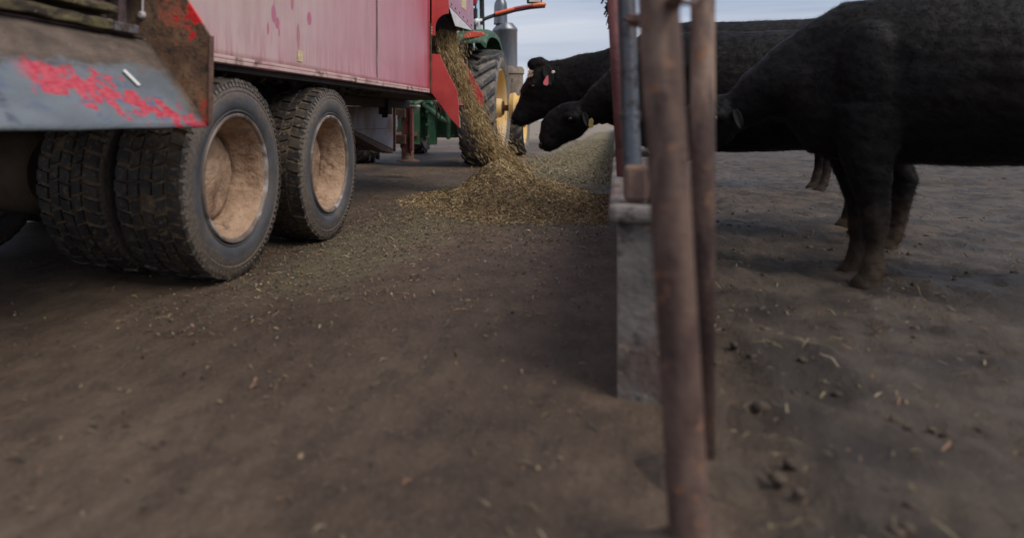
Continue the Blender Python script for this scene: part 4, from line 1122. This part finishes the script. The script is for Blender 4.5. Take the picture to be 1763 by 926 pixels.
# pale hair whorl on the forehead
e=MB(); rr=random.Random(2)
for i in range(90):
    c_=PY(911+rr.random()*7, 131-rr.random()*10, 5.92+rr.uniform(-.03,.02))
    e.tube([c_,c_+Vector((-.006-.014*rr.random(),rr.uniform(-.014,.006),-.004-.015*rr.random()))],[.0035,.0014],5)
e.build('forelock',white_hair,cow1)
h2=[(934,253,8,8),(938,251,13,14),(943,246,18,17),(949,238,22,17),(956,226,29,18),(966,217,32,20),(977,210,33,22),(989,205,32,25),(1000,201,28,25),(1009,201,20,21),(1015,198,10,12)]
nk2=[(990,206,14,12),(1006,199,22,20),(1020,189,27,26),(1037,176,33,32),(1056,163,44,38)]
cow2=cow(.55,5.45,h2,nk2,.94,[(1012,192,10)],(985,205,.125),(1006,195,.10),(7,20,.035),
    'black cow with a dull yellow ear tag, muzzle lowered below the first head',tag_yel,([(1014,206),(1019,203),(1022,208),(1021,220),(1016,221),(1013,217)],5.02),None,ew=.5)
# third cow farther up the line, only its muzzle in sight
dx=.585
cow3=cow1.copy(); COL.objects.link(cow3); cow3.location=cow1.location+Vector((dx,3.5,-.0))
for ch in list(cow1.children):
    if ch.name.split('.')[0] in ('forelock','ear_tag','tag_button'): continue
    c=ch.copy(); COL.objects.link(c); c.parent=cow3
cow3['label']='distant black cow whose muzzle shows under the necks of the front two'

# cattle standing back from the bunk
def copy_cow(src, loc, rz, label, skip=()):
    c0=src.copy(); COL.objects.link(c0); c0.location=loc; c0.rotation_euler=(0,0,rz); c0['label']=label
    for ch in list(src.children):
        if ch.name.split('.')[0] in skip: continue
        c=ch.copy(); COL.objects.link(c); c.parent=c0
    return c0
copy_cow(cow2,(1.36,4.2,-.0),R(-5),'black cow standing nearest, head lowered beside the rusty posts',('ear_tag',))
# poached muck of the pen
b=MB(); nx_,ny_=210,230; vs=[]
for j in range(ny_):
    for i in range(nx_):
        x=.235+11*(i/(nx_-1))**1.5; y=.4+19*(j/(ny_-1))**1.3
        e=min(1,(x-.235)/.2,(11.2-x)/2,(19.3-y)/2,(y-.4)/.5)
        z=.03+.035*fbm((x,y,0),1.3)+.03*abs(fbm((x,y,2),5.5))-.045*max(0,mnoise.noise(Vector((x*6.5,y*6.5,1)))-.15)+.012*fbm((x,y,4),14,3)
        vs.append((x,y,-.02+(z+.02)*max(0,e)))
b.add(vs,[(j*nx_+i,j*nx_+i+1,(j+1)*nx_+i+1,(j+1)*nx_+i) for j in range(ny_-1) for i in range(nx_-1)])
tag(b.build('pen_ground',ground_m,smooth=3.2),kind='structure')

# crusts of muck, clods and straw lying in the pen
b=MB(); rr=random.Random(12)
for i in range(3600):
    y=.9+11*rr.random()**1.5; x=.3+7.5*rr.random()**1.2
    sz=.005+.022*rr.random()**3
    M=Matrix.Translation((x,y,.028+.035*fbm((x,y,0),1.3)))@Euler((rr.random()*3,rr.random()*3,rr.random()*3)).to_matrix().to_4x4()
    k=8; vs=[]
    for q in ((1,0,0),(-1,0,0),(0,1,0),(0,-1,0),(0,0,1),(0,0,-1)): vs.append(M@(Vector(q)*sz*rr.uniform(.6,1.3)))
    b.add(vs,[(0,2,4),(2,1,4),(1,3,4),(3,0,4),(2,0,5),(1,2,5),(3,1,5),(0,3,5)])
clod_m=Mat('muck_clod',0.95).base((0.035,0.025,0.018),(0.10,0.072,0.05),8).bump(60,.01).done()
tag(b.build('muck_clods',clod_m,smooth=3.2),'dark clods of dried muck strewn over the pen floor','muck clods',kind='stuff')
rng=np.random.default_rng(33); n_=9000; xx=.25+8*rng.random(n_)**1.3; yy=.8+13*rng.random(n_)**1.3
pts=np.stack([xx,yy,np.array([.035+.035*fbm((a,c,0),1.3)+.03*abs(fbm((a,c,2),5.5)) for a,c in zip(xx,yy)])],1)
nr=unit(np.array([[0,0,1.]])+rng.normal(0,.3,(n_,3))); dr=rng.normal(0,1,(n_,3)); dr=unit(dr-nr*np.sum(dr*nr,axis=1,keepdims=True))
tag(flakes('pen_straw',pts,nr,dr,rng.gamma(2.5,.011,n_)+.006,.002+.004*rng.random(n_),scrap_m,None,rng,.3),'thin bits of straw trampled into the pen muck','loose straw',kind='stuff')
for (x,y,rad) in ((base.x,base.y,.10),(p1.x,p1.y,.09)):
    b=MB(); b.revolve([(-.03,rad*1.6),(.0,rad*1.35),(.035,rad*.8),(.055,rad*.5),(.06,.01)],(x,y,0),28,axis='Z',disp=lambda a,r_,t:(a+.008*math.sin(3*t+r_*40),r_*(1+.15*math.sin(2*t+1)+.1*math.sin(5*t))))
    o=b.build('mud_collar',clod_m,FN,smooth=3.2)
